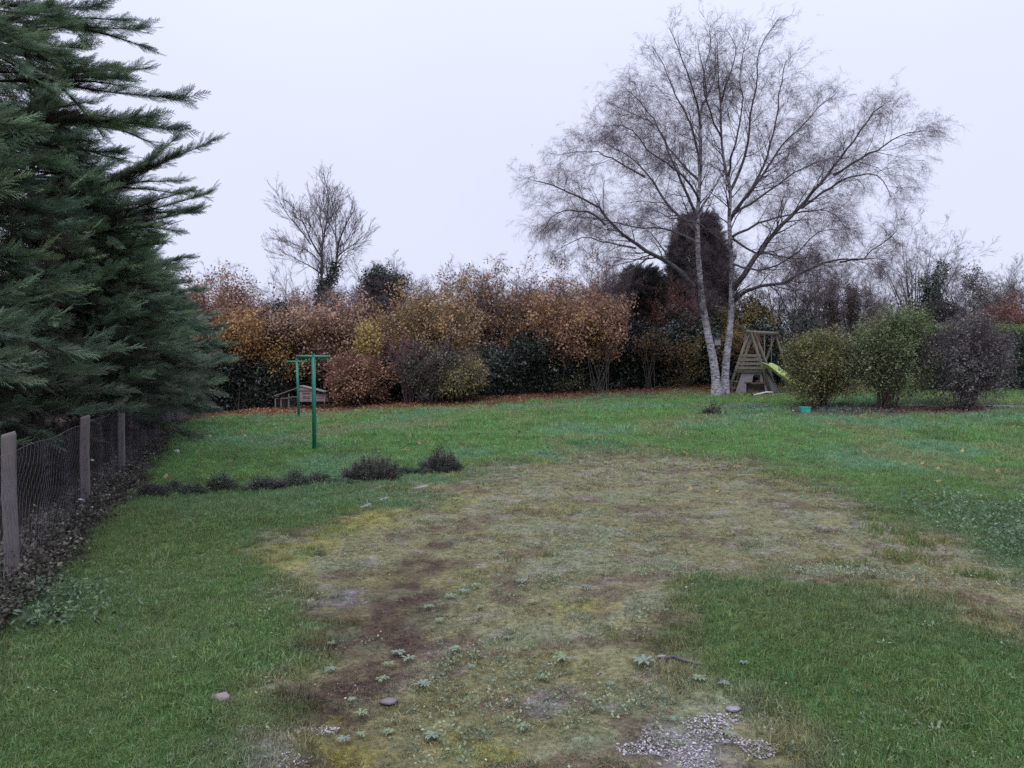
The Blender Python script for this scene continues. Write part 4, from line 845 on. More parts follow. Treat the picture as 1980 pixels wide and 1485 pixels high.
# ------------------------------------------------------------------ three free-standing bushes and their bed
def bush(label, px, py, top, x0, x1, cols, src, mat, nst, nleaf, stem_mat, tcol, lo=.15, twn=320, sc=1., hk=.95):
    b = onground(px, py); Y = b.y; W = (x1-x0)/F*Y/2; H = top_h(top, Y, b.z)*hk; cx = cam_x((x0+x1)/2, Y)
    T = thing('garden_bush', b, label, 'bush', 'free-standing bushes in the bed'); polys = []; tip = []
    for i in range(nst):
        a = rng.uniform(0, 6.283); q = W*math.sqrt(rng.random())*.95; e = Vector((cx+q*math.cos(a), Y+q*.8*math.sin(a), b.z+H*(.97-.42*(q/W)**2)*rng.uniform(.68, 1.1)))
        s = b+Vector((rng.gauss(0, .13*W), rng.gauss(0, .13*W), -.03)); m = s.lerp(e, .5)+Vector(((e.x-s.x)*-.12, (e.y-s.y)*-.12, .0))+rv(.03)
        p = resample([s, m, e], 7); polys.append((p, [.013*(1-i/7.5)+.002 for i in range(7)]))
        for k in range(4):
            f = rng.uniform(2, 6); g = int(f); pp = p[g].lerp(p[min(g+1, 6)], f-g); tip.append((pp, (p[min(g+1, 6)]-p[g-1]).normalized()))
        tip.append((p[-1], (p[-1]-p[-2]).normalized()))
        if i % 4 == 0:
            e2 = p[-1]+(p[-1]-p[-3])*rng.uniform(.3, .9)+rv(.05); polys.append(([p[-1], p[-1].lerp(e2, .5)+rv(.02), e2], [.005, .004, .002])); tip.append((e2, (e2-p[-1]).normalized())); tip.append((p[-1].lerp(e2, .5), (e2-p[-1]).normalized()))
    tube_obj('stems', polys, stem_mat, T, 4, 'stuff')
    P = np.array([tuple(t[0]) for t in tip]); D = np.array([tuple(t[1]) for t in tip])
    k = nr.choice(len(P), min(twn, len(P)), replace=False)
    scatter('twigs', T, TW, TWIG, P[k], D[k]+nr.normal(size=(len(k), 3))*.35, rand_dirs(len(k)), nr.uniform(.5, .9, len(k)), palette(P[k], tcol, .8, 2))
    u = rand_dirs(nleaf)*np.where(nr.random(nleaf) < .4, nr.random(nleaf)**.4, nr.uniform(.82, 1.05, nleaf))[:, None]
    u *= (.42+1.2*fbm(u[:, 0]*2.4+px, u[:, 2]*2.4+u[:, 1]*1.3, 3, 3))[:, None]
    u[:, 0] += .16*np.sin(u[:, 2]*3.1+px)*(.5+u[:, 2]*.5); u = u[(fbm(u[:, 0]*3+px, u[:, 2]*3+u[:, 1]*2, 9, 2) > .43) | (nr.random(nleaf) < .45)]; nleaf = len(u)
    Q = np.stack([cx+u[:, 0]*W, Y+u[:, 1]*W*.8, b.z+H*(lo+.99)/2+u[:, 2]*H*(.99-lo)/2], 1)
    Q = Q[nr.random(nleaf) < np.clip(.45+(Q[:, 2]-b.z)/H*1.2, 0, 1)]
    E = (Q-np.array([cx, Y, b.z+H*.3]))*.6+nr.normal(size=Q.shape)*.5
    scatter('foliage', T, src, mat, Q, E, rand_dirs(len(Q)), nr.uniform(.7, 1.2, len(Q))*sc, palette(Q, cols, 1.1, int(px) % 30, .22))
    return T
bush('olive-green loose bush right of the play tower, teal tub at its foot', 1586, 790, 640, 1524, 1650, [(.12, .125, .05), (.165, .165, .065), (.205, .205, .09), (.145, .12, .06)], SMALL, LEAF, 50, 1900, BARK, ((.10, .075, .06), (.13, .10, .07)), sc=1.15)
bush('tallest green-topped bush with reddish stems, middle of the three bushes', 1714, 793, 612, 1652, 1790, [(.12, .135, .06), (.145, .19, .08), (.20, .24, .13), (.125, .10, .065)], SMALL, LEAF, 50, 1900, noisy_mat('red_brown_stem', (.06, .04, .037), (.11, .07, .062), (9, 9, 3), .8), ((.10, .07, .065), (.13, .085, .08)), lo=.22, sc=1.2, hk=1.03)
bush('dark purple-grey twiggy bush, rightmost of the three bushes', 1870, 795, 625, 1800, 1945, [(.10, .078, .085), (.135, .11, .115), (.18, .165, .165), (.085, .10, .07)], SMALL, LEAF, 70, 1400, BARK, ((.065, .05, .055), (.085, .065, .07)), lo=.10, twn=460, sc=1.1, hk=1.0)

# ------------------------------------------------------------------ play tower with swings and slide
def play_set():
    b = onground(1449, 762); s = b.y/F; T = thing('play_tower', b, 'weathered wooden A-frame play tower with swing beam and lime green slide', 'play tower')
    k_ = s/.01872; T.scale = (k_, k_, k_); ap = 122*.01872; H = ap
    def leg(u0, v0, u1, v1, zt=H, z0=-.05, w=.055): return MB().tube([(u0, v0, z0), (u1, v1, zt)], [w, w*.92], 10)
    fr = [((-.80, 0), (-.02, 0)), ((.78, -.02), (.03, 0)), ((-.42, .62), (.31, .62)), ((1.25, .62), (.36, .62)), ((.95, 2.4), (1.72, 2.4)), ((2.45, 2.4), (1.76, 2.4))]
    for (a, c), (d, e) in fr: leg(a, c, d, e).build('leg', WOOD, T, True)
    MB().tube([(-.12, -.12, H-.03), (.34, .62, H-.03), (1.86, 2.5, H+.02)], [.07, .07, .07], 10).build('beam', WOOD, T, True)
    for (u, v, k) in ((-.09, 0, -1), (.10, .0, 1), (.24, .62, -1), (.43, .62, 1), (1.66, 2.4, -1), (1.83, 2.4, 1)):
        MB().beam((u-.0*k, v-.05, H-.02), (u+.16*k, v-.05, H-.33), .07, .03).build('bracket', WOODRED, T)
    def edge(h): t = h/H; return (-.80+.78*t, .78-.75*t)
    for h in (1.385, 1.235, 1.085, .935):                                    # boards of the tower front and back
        for v, dx in ((-.045, 0), (.665, .34)):
            l, r = edge(h); MB().box(((l+r)/2+dx, v, h+.01), (r-l+.10, .022, .098)).build('board', WOOD, T, bevel=.004)
    for v in (.02, .16, .30, .44, .58): MB().box((-.02+v*.3, v, .852), (1.10, .12, .025)).build('floor_board', DARKBOARD, T, bevel=.003)
    MB().beam((-.56, -.035, .815), (.60, -.035, .815), .05, .085).build('floor_beam', DARKBOARD, T)
    for i, h in enumerate((.70, .46, .22, .03)):
        l = -.80+.78*h/H; MB().beam((l-.02, .03, h), (l+.34-.02*i, .12, h), .03, .035).build('rung', WOOD, T)
    # plywood front with a rounded window over a wide opening, and the sloping right side
    def col(u0a, u0b, u1a, u1b, h0, h1): return MB().add([(u0a, .02, h0), (u0b, .02, h0), (u1b, .02, h1), (u1a, .02, h1), (u0a, .04, h0), (u0b, .04, h0), (u1b, .04, h1), (u1a, .04, h1)], [(0, 1, 2, 3), (7, 6, 5, 4), (0, 4, 5, 1), (1, 5, 6, 2), (2, 6, 7, 3), (3, 7, 4, 0)])
    col(-.52, -.11, -.38, -.11, 0, .42).build('panel', PLY, T); col(-.38, .10, -.27, .10, .42, .79).build('panel', PLY, T)
    wv = [(.10, .46), (.12, .54), (.13, .62), (.18, .70), (.27, .71), (.37, .70), (.40, .62), (.40, .52), (.40, .42)]
    m = MB(); n = len(wv); outer = [(.10, .42), (.10, .55), (.10, .66), (.10, .79), (.27, .79), (.48, .79), (.50, .66), (.52, .55), (.54, .42)]
    for y in (.02, .04):
        m.v += [(a, y, h) for a, h in wv]+[(a, y, h) for a, h in outer]
    for i in range(n-1): m.f += [(i, n+i, n+i+1, i+1), (2*n+i+1, 2*n+n+i+1, 2*n+n+i, 2*n+i), (i, i+1, 2*n+i+1, 2*n+i)]
    m.build('window_panel', PLY, T)
    col(.60, 1.14, .44, .62, 0, .79).build('side_panel', PLY, T)
    MB().box((.22, .05, .415), (.80, .10, .03)).build('sill', DARKBOARD, T)
    MB().box((.24, .30, .18), (.90, .02, .40)).build('back_board', DARKBOARD, T)
    MB().box((.30, -.02, .385), (.52, .05, .025)).build('red_rail', REDP, T, bevel=.004)
    # swings
    for (u, v) in ((.78, 1.15), (1.28, 1.85)):
        for k in (-.18, .18): MB().tube([(u+k, v+k*.9, H-.05), (u+k, v+k*.9, .62)], .011, 5).build('swing_rope', ROPE, T)
        MB().box((u, v, .61), (.46, .17, .03), Matrix.Rotation(.72, 3, 'Z')).build('swing_seat', BLACKP, T, bevel=.006)
    # slide: a dished chute with raised sides
    m = MB(); path = [(.56, -.02, .92), (.70, -.12, .90), (.86, -.24, .77), (1.06, -.40, .56), (1.3, -.62, .33), (1.55, -.84, .14), (1.75, -1.0, .10)]; prof = [(-.36, .19), (-.31, .24), (-.22, .06), (-.08, .0), (.08, 0), (.22, .06), (.31, .24), (.36, .19)]
    for (u, v, h) in path:
        for a, c in prof: m.v.append((u+a*.66, v+a*.75, h+c))
    k = len(prof)
    for i in range(len(path)-1):
        for j in range(k-1): m.f.append((i*k+j, i*k+j+1, (i+1)*k+j+1, (i+1)*k+j))
    o = m.build('slide', LIME, T, True); sl = o.modifiers.new('thick', 'SOLIDIFY'); sl.thickness = .012; su = o.modifiers.new('smooth', 'SUBSURF'); su.levels = su.render_levels = 1
    # toy on the grass before it
    q = onground(1478, 767); K = thing('toy_scooter', q, 'white and black wheeled toy lying on its side before the play tower', 'toy')
    MB().tube([(-.38, 0, .06), (-.1, -.02, .12), (.08, -.03, .16), (.30, -.02, .15)], [.022, .026, .024, .02], 8).build('frame', WHITEP, K, True)
    MB().tube([(-.40, 0, .0), (-.46, .02, .16), (-.52, .03, .26)], [.028, .022, .018], 8).build('handlebar', BLACKP, K, True)
    MB().box((.24, .02, .14), (.42, .10, .04), Matrix.Rotation(-.12, 3, 'Y')).build('deck', BLACKP, K, bevel=.012)
    for u in (-.30, .46): MB().tube([(u, .06, .05), (u, .10, .05)], .062, 14).build('wheel', BLACKP, K, True)
play_set()

# ------------------------------------------------------------------ clothes posts, hutch, small garden things
def clothes_post(px, py, top, bar, label, skew):
    b = onground(px, py); s = b.y/F; H = (py-top)*s; W = bar*s; T = thing('clothes_post', b, label, 'clothes post', 'green steel T-posts for a washing line')
    MB().tube([(.0, 0, -.05), (skew*.4, 0, H*.5), (skew, 0, H)], .038 if bar > 60 else .040, 14).build('pole', GREENPAINT, T, True)
    d = Vector((math.cos(.06), math.sin(.06), 0)); c = Vector((skew, 0, H+.012))
    xb = MB().tube([c-d*W/2, c+d*W/2], .030, 12).build('crossbar', GREENPAINT, T, True)
    for k in (-1, 1): MB().tube([c+d*(k*W/2), c+d*(k*(W/2+.012))], .033, 12).build('end_cap', GREENPAINT, xb)
    for k in (-.42, -.2, .2, .42):
        p = c+d*W*k+Vector((0, 0, -.034)); MB().tube([p, p+Vector((0, 0, -.03)), p+Vector((.012, 0, -.045)), p+Vector((.024, 0, -.03))], .0045, 5).build('hook', GREENPAINT, xb)
    MB().tube([c+Vector((0, 0, .02)), c+Vector((0, 0, .055))], .028, 8).build('bolt', GREENPAINT, xb)
clothes_post(608, 872, 691, 62, 'green steel T-shaped clothes post, the nearer taller-looking one', -.01)
clothes_post(578, 808, 700, 38, 'green steel T-shaped clothes post, the farther one with a short bar', -.055)
def hutch():
    b = onground(588, 796); b = Vector((b.x, b.y+.3, gz(b.x, b.y+.3))); s = b.y/F; x0 = lambda a: (500+a/6.19-588)*s; zz = lambda q: (796-(660+q/6.19))*s*1.0+.02
    T = thing('rabbit_hutch', b, 'small weathered wooden hutch with pitched roof and wire run behind the posts', 'hutch')
    xa, xb, xc = x0(488), x0(645), x0(785); zb, zt = zz(735), zz(600)
    MB().box(((xa+xb)/2, 0, (zb+zt)/2), (xb-xa, .5, zt-zb)).build('body', HUTCHWOOD, T, bevel=.006)
    MB().box(((xb+xc)/2+.004, .06, (zb+zz(640))/2), (xc-xb-.01, .4, zz(640)-zb)).build('nest_compartment', HUTCHWOOD, T, bevel=.006)
    xm = (x0(470)+x0(650))/2; pr = [(x0(482), -.29, zz(600)), (x0(490), -.29, zz(552)), (x0(645), -.29, zz(572)), (x0(648), -.29, zz(600))]
    MB().prism(pr, (0, 0, 0), (0, .58, 0)).build('gable', HUTCHWOOD, T)
    MB().prism([(x0(450), -.33, zz(578)), (x0(488), -.33, zz(550)), (x0(488), -.33, zz(541)), (x0(445), -.33, zz(570))], (0, 0, 0), (0, .66, 0)).build('roof', FELT, T)
    MB().prism([(x0(488), -.33, zz(550)), (x0(790), -.33, zz(622)), (x0(790), -.33, zz(613)), (x0(488), -.33, zz(541))], (0, 0, 0), (0, .66, 0)).build('roof', FELT, T)
    MB().prism([(x0(195), -.33, zz(670)), (x0(449), -.33, zz(578)), (x0(449), -.33, zz(570)), (x0(192), -.33, zz(661))], (0, 0, 0), (0, .66, 0)).build('roof', FELT, T)
    for i in range(4):
        z = zb+.04+i*(zt-zb)*.2; MB().box(((xa+xb)/2+.01, -.262, z+.02), ((xb-xa)*.55, .016, .035)).build('louvre_slat', DARKBOARD if i % 2 else HUTCHWOOD, T)
    for z in (zb+.05, zb+.15): MB().box(((xb+xc)/2, -.15, z), (.24, .016, .05)).build('slat', HUTCHWOOD, T)
    for a in (202, 270, 362, 480): MB().box((x0(a), -.27, zz(690 if a < 300 else 640)/2), (.035, .035, zz(690 if a < 300 else 640))).build('run_post', WOOD, T)
    MB().beam((x0(270), -.29, zz(692)), (x0(362), -.29, zz(690)), .03, .03).build('run_rail', WOOD, T); MB().beam((x0(362), -.29, zz(680)), (x0(486), -.29, zz(672)), .03, .03).build('run_rail', WOOD, T)
    polys = []
    for i in range(30): u = x0(205)+(x0(480)-x0(205))*i/29; polys.append(([Vector((u, -.27, 0)), Vector((u, -.27, zz(690)*.6)), Vector((u, -.27, zz(690)))], [.0015]*3))
    for i in range(9): polys.append(([Vector((x0(205), -.268, .05*i)), Vector((0.5*(x0(205)+x0(480)), -.268, .05*i+.005)), Vector((x0(480), -.268, .05*i))], [.0015]*3))
    o = link('run_netting', mesh_np('run_netting', *tubes_np(polys, 3), WIRE), T); tag(o, kind='stuff')
    for u in (xa+.04, xc-.04): MB().box((u, -.12, zb/2), (.05, .05, zb)).build('leg', DARKBOARD, T)
hutch()
def rock(name, label, cat, px, py, w, d, h, mat, rz=0, group=None, lift=0):
    b = onground(px, py); R = random.Random(int(px)); m = MB(); n = 9
    for k, (z, r) in enumerate(((-.25, .85), (.15, 1), (.65, .93), (1.0, .6))):
        for j in range(n): a = 6.283*j/n; q = r*R.uniform(.82, 1.12); m.v.append((q*w/2*math.cos(a), q*d/2*math.sin(a), z*h*R.uniform(.88, 1.1)))
    for k in range(3):
        for j in range(n): m.f.append((k*n+j, k*n+(j+1) % n, (k+1)*n+(j+1) % n, (k+1)*n+j))
    m.f.append(tuple(range(3*n, 4*n)))
    o = m.build(name, mat, None, True, loc=b+Vector((0, 0, lift+.01))); o.rotation_euler.z = rz; tag(o, label, cat, group)
rock('stone', 'flat pinkish stone lying in the grass at the lower left', 'stone', 428, 1357, .085, .065, .026, PINKSTONE, .3)
rock('stone', 'purplish flat stone half sunk in the worn ground', 'stone', 752, 1362, .085, .06, .014, noisy_mat('purple_stone', (.12, .10, .112), (.18, .155, .17), (16, 16, 16), .8))
rock('stone', 'white lump lying by the fence on the far lawn', 'stone', 341, 878, .13, .08, .06, WHITEP, .2)
rock('stone', 'pale stone beside the dead stick', 'stone', 1280, 1276, .06, .05, .012, GREYSTONE, .4)
rock('stone', 'pale brown stone in the gravel next to the yellow moss', 'stone', 1418, 1376, .075, .05, .012, GREYSTONE, .1)
rock('stone', 'small whitish stone by the nearest fence post', 'stone', 55, 1105, .16, .09, .06, GREYSTONE, .5)
def kerb(px, py, px2, py2, label):
    a, b = onground(px, py), onground(px2, py2); c = (a+b)/2; d = b-a; o = MB().box((0, 0, .0), (d.length, .05, .05)).build('kerb_stone', GREYSTONE, None, bevel=.015, loc=c+Vector((0, 0, .0))); o.rotation_euler = (.10, -.03, math.atan2(d.y, d.x)); tag(o, label, 'kerb stone', 'half sunk edging stones of the old drive')
kerb(722, 973, 750, 965, 'brightest pale edging stone along the old drive edge'); kerb(697, 984, 716, 977, 'grey edging stone at the near end of the row'); kerb(800, 947, 826, 941, 'grey edging stone farthest along the row, nearest the low shrubs')
def stick():
    b = onground(1315, 1287); m = MB(); T = thing('stick', b, 'short dead stick lying at the edge of the green mound', 'stick')
    MB().tube([(-.10, .05, .02), (-.03, .02, .035), (.04, -.02, .03), (.10, -.045, .02)], [.006, .011, .010, .006], 8).build('stem', GREYBARK, T, True)
    MB().tube([(-.02, .015, .035), (-.05, -.01, .05)], [.005, .003], 6).build('side_shoot', GREYBARK, T, True)
stick()
def tub():
    b = onground(1556, 799); T = thing('teal_tub', b, 'small teal plastic tub at the foot of the olive bush', 'tub')
    m = MB(); w, d, h = .125, .10, .16; ring = lambda s, z: [(-w*s, -d*s, z), (w*s, -d*s, z), (w*s, d*s, z), (-w*s, d*s, z)]
    m.v += ring(.88, 0)+ring(1, h)+ring(.92, h)+ring(.82, .02)
    for k in range(3):
        for j in range(4): m.f.append((k*4+j, k*4+(j+1) % 4, k*4+4+(j+1) % 4, k*4+4+j))
    m.f += [(3, 2, 1, 0), (12, 13, 14, 15)]; tb = m.build('tub_body', TEAL, T, bevel=.006)
    m = MB(); m.tube([(-w, -d, h), (w, -d, h), (w, d, h), (-w, d, h), (-w, -d, h)], .010, 6).build('rim', TEAL, tb)
    q = onground(1558, 786); c = q; P = thing('red_pot', c, 'dark red pot behind the teal tub under the bush', 'pot')
    pb = MB().tube([(0, 0, 0), (0, 0, .10), (0, 0, .13)], [.09, .11, .125], 14).build('pot_body', REDP, P, True); MB().tube([(0, 0, .115), (0, 0, .145)], .132, 14).build('rim', REDP, pb, True)
    q = onground(1577, 782); q = Vector((q.x, q.y+.35, gz(q.x, q.y+.35))); P = thing('garden_lantern', q, 'small white capped post seen through the olive bush', 'post')
    MB().tube([(0, 0, -.02), (0, 0, .22)], .03, 10).build('stem', WHITEP, P, True); MB().tube([(0, 0, .22), (0, 0, .34)], .045, 10).build('body', BLACKP, P, True); MB().tube([(0, 0, .34), (0, 0, .40), (0, 0, .43)], [.07, .055, .02], 10).build('cap', WHITEP, P, True)
tub()
def slab():
    for k, (px, py, w) in enumerate(((1932, 787, .65), (1965, 788, .6))):
        b = onground(px, py); o = MB().box((0, 0, 0), (w, .42, .06)).build('paving_slab', GREYSTONE, None, bevel=.008, loc=b+Vector((0, 0, .012))); tag(o, ('pale paving slab behind the dark purple bush', 'pale paving slab touching the right edge of the photo')[k], 'paving slab')
slab()
def stake():
    b = onground(1375, 797); o = MB().tube([(0, 0, -.05), (.0, 0, .2), (.004, 0, .40)], .008, 6).build('metal_stake', BLACKP, None, True, loc=b); tag(o, 'thin dark stake standing in the lawn before the birch', 'stake')
    blob('small_plant', 'tiny bushy plant at the foot of the thin stake', 'plant', onground(1382, 803)+Vector((0, 0, .06)), .22, .16, .13, 70, [(.06, .06, .045), (.09, .085, .06)], LOW, LEAF, 1.0, stems=True)
stake()

# ------------------------------------------------------------------ low shrubs edging the lawn, bed plants
def low_shrub(px, py, wpx, hpx, cols, label, n=150, tall=0):
    b = onground(px, py); s = b.y/F; W, H = wpx*s/2, hpx*s*(1.02+tall*.4); T = thing('low_shrub', b, label, 'shrub', 'low shrubs edging the lawn'); polys, P, D = [], [], []
    for i in range(n):
        a = rng.uniform(0, 6.283); q = math.sqrt(rng.random()); x, y = q*math.cos(a)*W, q*math.sin(a)*W*.45; h = H*(1-.5*q*q)*(.45+.75*float(vn(x*9+px, y*9, 3)))*rng.uniform(.55, 1.15)
        p0 = b+Vector((x*.75, y*.75, -.02)); p0.z = gz(p0.x, p0.y)-.02; e = p0+Vector((x*.35+rng.gauss(0, .02), y*.3+rng.gauss(0, .02), h)); m = p0.lerp(e, .5)+rv(.012)
        polys.append(([p0, m, e], [.0055, .0045, .002]))
        for k in range(8):
            t = rng.uniform(.15, 1); P.append(tuple(p0.lerp(e, t))); D.append((rng.gauss(0, .4), rng.gauss(0, .4), 1))
    tube_obj('stems', polys, BARK, T, 3, 'stuff')
    P, D = np.array(P), np.array(D)
    scatter('foliage', T, LOW, LEAF, P, D, rand_dirs(len(P)), nr.uniform(.16, .4, len(P)), palette(P, cols, 2, 3, .3))
PUR = [(.050, .048, .052), (.075, .070, .072), (.10, .105, .09)]; GRN = [(.055, .075, .052), (.085, .11, .075), (.13, .15, .115)]
low_shrub(852, 913, 82, 44, PUR, 'compact dark purple low shrub at the right end of the row', 240, .35)
low_shrub(720, 930, 112, 52, PUR+[(.08, .07, .05)], 'widest low shrub with bent bare stems at its foot', 280, .3)
low_shrub(800, 918, 70, 22, GRN, 'thin weedy low shrub between the two darkest ones', 80)
low_shrub(590, 940, 105, 36, GRN, 'grey-green low shrub left of the widest one', 170); low_shrub(510, 948, 85, 32, GRN+PUR, 'dark low shrub in the middle of the row', 150)
low_shrub(430, 950, 60, 36, GRN, 'small upright low shrub third from the fence', 110); low_shrub(355, 956, 90, 30, GRN, 'leafy low shrub second from the fence', 170); low_shrub(300, 962, 60, 30, PUR, 'blackish low shrub nearest the fence', 130)
low_shrub(660, 938, 60, 18, GRN, 'sparse low growth left foot of the widest shrub', 60)

# ------------------------------------------------------------------ ground cover: grass, worn ground, weeds, leaves, gravel
def field(n, y0, y1, p, half=.72, add=.9):
    u = nr.random(n); q = 1-p+1e-4; y = (y0**q+(y1**q-y0**q)*u)**(1/q); x = nr.uniform(-1, 1, n)*(half*y+add); return x, y
def lawn():
    x, y = field(175000, 1.7, 31, .85)
    c, w, lit, soil, bed = ground_colour(x, y)
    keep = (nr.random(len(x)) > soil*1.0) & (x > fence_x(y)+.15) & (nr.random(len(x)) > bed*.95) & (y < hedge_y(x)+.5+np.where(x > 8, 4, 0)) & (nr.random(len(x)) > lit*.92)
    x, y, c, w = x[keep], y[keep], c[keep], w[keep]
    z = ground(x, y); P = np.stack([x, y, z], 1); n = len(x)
    tuft = sstep(.5, .75, fbm(x*2.2, y*2.2, 91, 3)); far = np.clip(y/9, 1, 2.1)
    C = c*(1.12+nr.normal(size=(n, 1))*.16)*np.array([1, 1, 1]); hue = nr.normal(size=n)*.10; C[:, 0] *= 1+hue; C[:, 2] *= 1-hue*.6
    pale = nr.random(n) < .09; C[pale] = C[pale]*.5+np.array([.15, .14, .08])*.8
    S = (.78+.55*tuft+nr.normal(size=n)*.15).clip(.45, 1.7)*far
    D = np.tile([[0, 0, 1.]], (n, 1))+nr.normal(size=(n, 3))*.22
    g = nr.random(n) > w
    mix = (~g) & (nr.random(n) < .26) & (inpoly(x, y, DARKB) < .05); C[mix] = C[mix]*.45+np.array([.10, .165, .062])*.55
    pick = (~g) & (nr.random(n) < .42); pal = np.array([(.10, .062, .045), (.26, .215, .135), (.17, .175, .075), (.21, .235, .185), (.075, .055, .045), (.30, .26, .20)]); C[pick] = C[pick]*.45+pal[nr.integers(0, 6, pick.sum())]*.55
    S = S*np.where(y < 7, .74+.26*np.clip((y-3)/4, 0, 1), 1)
    tag(scatter('grass', None, GRASS, BLADE, P[g], D[g], rand_dirs(n)[g], S[g], C[g]), 'short green lawn grass around the worn drive', 'grass')
    b = ~g
    tag(scatter('dry_grass', None, MOSS, BLADE, P[b], D[b]+nr.normal(size=(b.sum(), 3))*.25, rand_dirs(b.sum()), S[b]*nr.uniform(.32, .72, b.sum())*(1-.35*sstep(-.1, .2, inpoly(x[b], y[b], DARKB))), C[b]*(1.05+nr.normal(size=(b.sum(), 1))*.22).clip(.45, 1.7)), 'short brown and olive moss and dead grass on the worn drive', 'grass')
lawn()
def tufts():
    """longer coarse tufts here and there"""
    P, D, S, C = [], [], [], []
    for px, py, k in ((1780, 985, 26), (1770, 1050, 30), (1720, 1030, 18), (1740, 1085, 20), (1900, 1120, 16), (1000, 990, 5), (1050, 1070, 4), (1620, 1095, 10), (760, 950, 14), (700, 990, 8)):
        q = onground(px, py)
        for i in range(k):
            a, b = q.x+rng.gauss(0, .11), q.y+rng.gauss(0, .13); P.append((a, b, gz(a, b))); D.append((rng.gauss(0, .3), rng.gauss(0, .3), 1)); S.append(rng.uniform(.9, 1.7)); C.append((.12, .17, .05) if rng.random() < .6 else (.22, .19, .09))
    tag(scatter('grass_tufts', None, GRASS, BLADE, P, D, rand_dirs(len(P)), np.array(S), np.array(C)), 'coarse longer grass tufts at the drive edge', 'grass')
tufts()
def weeds():
    x, y = field(26000, 1.8, 15, 1.0); c, w, lit, soil, bed = ground_colour(x, y); n2 = fbm(x*1.6, y*1.6, 101, 3)
    k = nr.random(len(x)) < (sstep(.48, .62, n2)*(.25+.75*w)*.8+.02)*(soil < .5)*(1-.6*sstep(-.2, .3, inpoly(x, y, DARKB))); x, y = x[k], y[k]; P = np.stack([x, y, ground(x, y)+.014], 1); n = len(x)
    C = palette(P, [(.13, .17, .095), (.185, .225, .145), (.215, .255, .165), (.12, .155, .07)], 1.2, 6, .2)
    tag(scatter('weeds', None, LOW, LEAF, P, np.tile([[0, 0, 1.]], (n, 1))+nr.normal(size=(n, 3))*.2, rand_dirs(n), nr.uniform(.16, .36, n), C), 'small pale grey-green weeds spread over the worn drive', 'weeds')
    # weedy edge at the right
    pts = []
    for px, py, sx, sy, k in ((1935, 1000, 55, 24, 150), (1955, 1050, 40, 20, 170), (1800, 985, 50, 10, 60), (1860, 1000, 50, 18, 90)):
        for i in range(k): pts.append(tuple(onground(px+rng.gauss(0, sx), max(930, py+rng.gauss(0, sy)))))
    P = np.array(pts)+np.array([0, 0, .03])+np.abs(nr.normal(size=(len(pts), 3)))*np.array([0, 0, .05]); n = len(P)
    tag(scatter('leafy_weeds', None, LOW, LEAF, P, np.tile([[0, 0, 1.]], (n, 1))+nr.normal(size=(n, 3))*.4, rand_dirs(n), nr.uniform(.3, .75, n), palette(P, [(.065, .115, .05), (.10, .165, .085), (.15, .21, .13)], 1.5, 4, .2)), 'leafy creeping weeds at the right edge of the lawn', 'weeds')
    # under the fence: ivy, dead leaves, brambles
    y = 3.6+22.4*nr.random(16000)**1.5; x = fence_x(y)+np.abs(nr.normal(size=len(y)))*np.where(y < 9, .17, .2)-.22; k = nr.random(len(y)) < np.clip(9/y, .35, 1)*sstep(3.8, 5.2, y); x, y = x[k], y[k]
    hgt = np.abs(nr.normal(size=len(x)))*.06*np.exp(-((x-fence_x(y))/.5)**2); P = np.stack([x, y, ground(x, y)+.01+hgt], 1); n = len(x)
    C = palette(P, [(.040, .038, .034), (.062, .066, .048), (.10, .082, .072), (.095, .11, .075)], 1.5, 8, .35); pale = nr.random(n) < .07; C[pale] = (.22, .19, .165)
    tag(scatter('fence_undergrowth', None, IVY, LEAF, P, np.tile([[0, 0, 1.]], (n, 1))+nr.normal(size=(n, 3))*.5, rand_dirs(n), nr.uniform(.2, .5, n), C), 'dark ivy and dead leaves along the foot of the fence', 'undergrowth')
    q = np.array([tuple(onground(120+rng.gauss(0, 62), 1180+rng.gauss(0, 24))) for i in range(85)]); n = len(q); q[:, 2] += .02
    tag(scatter('dock_leaves', None, LAUREL, LEAF, q, np.tile([[0, 0, 1.]], (n, 1))+nr.normal(size=(n, 3))*.5, rand_dirs(n), nr.uniform(.25, .5, n), palette(q, [(.07, .115, .06), (.105, .16, .09), (.13, .185, .12)], 2, 4)), 'broad pale green weed leaves in front of the nearest fence post', 'weeds')
    q = np.array([tuple(onground(1480+rng.gauss(0, 50), 790+rng.gauss(0, 4))) for i in range(520)]+[tuple(onground(1640+rng.gauss(0, 45), 797+rng.gauss(0, 4))) for i in range(360)]); n = len(q); q[:, 2] += .03
    tag(scatter('bed_ground_cover', None, LOW, LEAF, q, np.tile([[0, 0, 1.]], (n, 1))+nr.normal(size=(n, 3))*.5, rand_dirs(n), nr.uniform(.45, .9, n), palette(q, [(.07, .11, .08), (.13, .18, .15), (.08, .12, .055)], 1, 4)), 'blue-green ground cover in front of the play tower and olive bush', 'plants')
weeds()
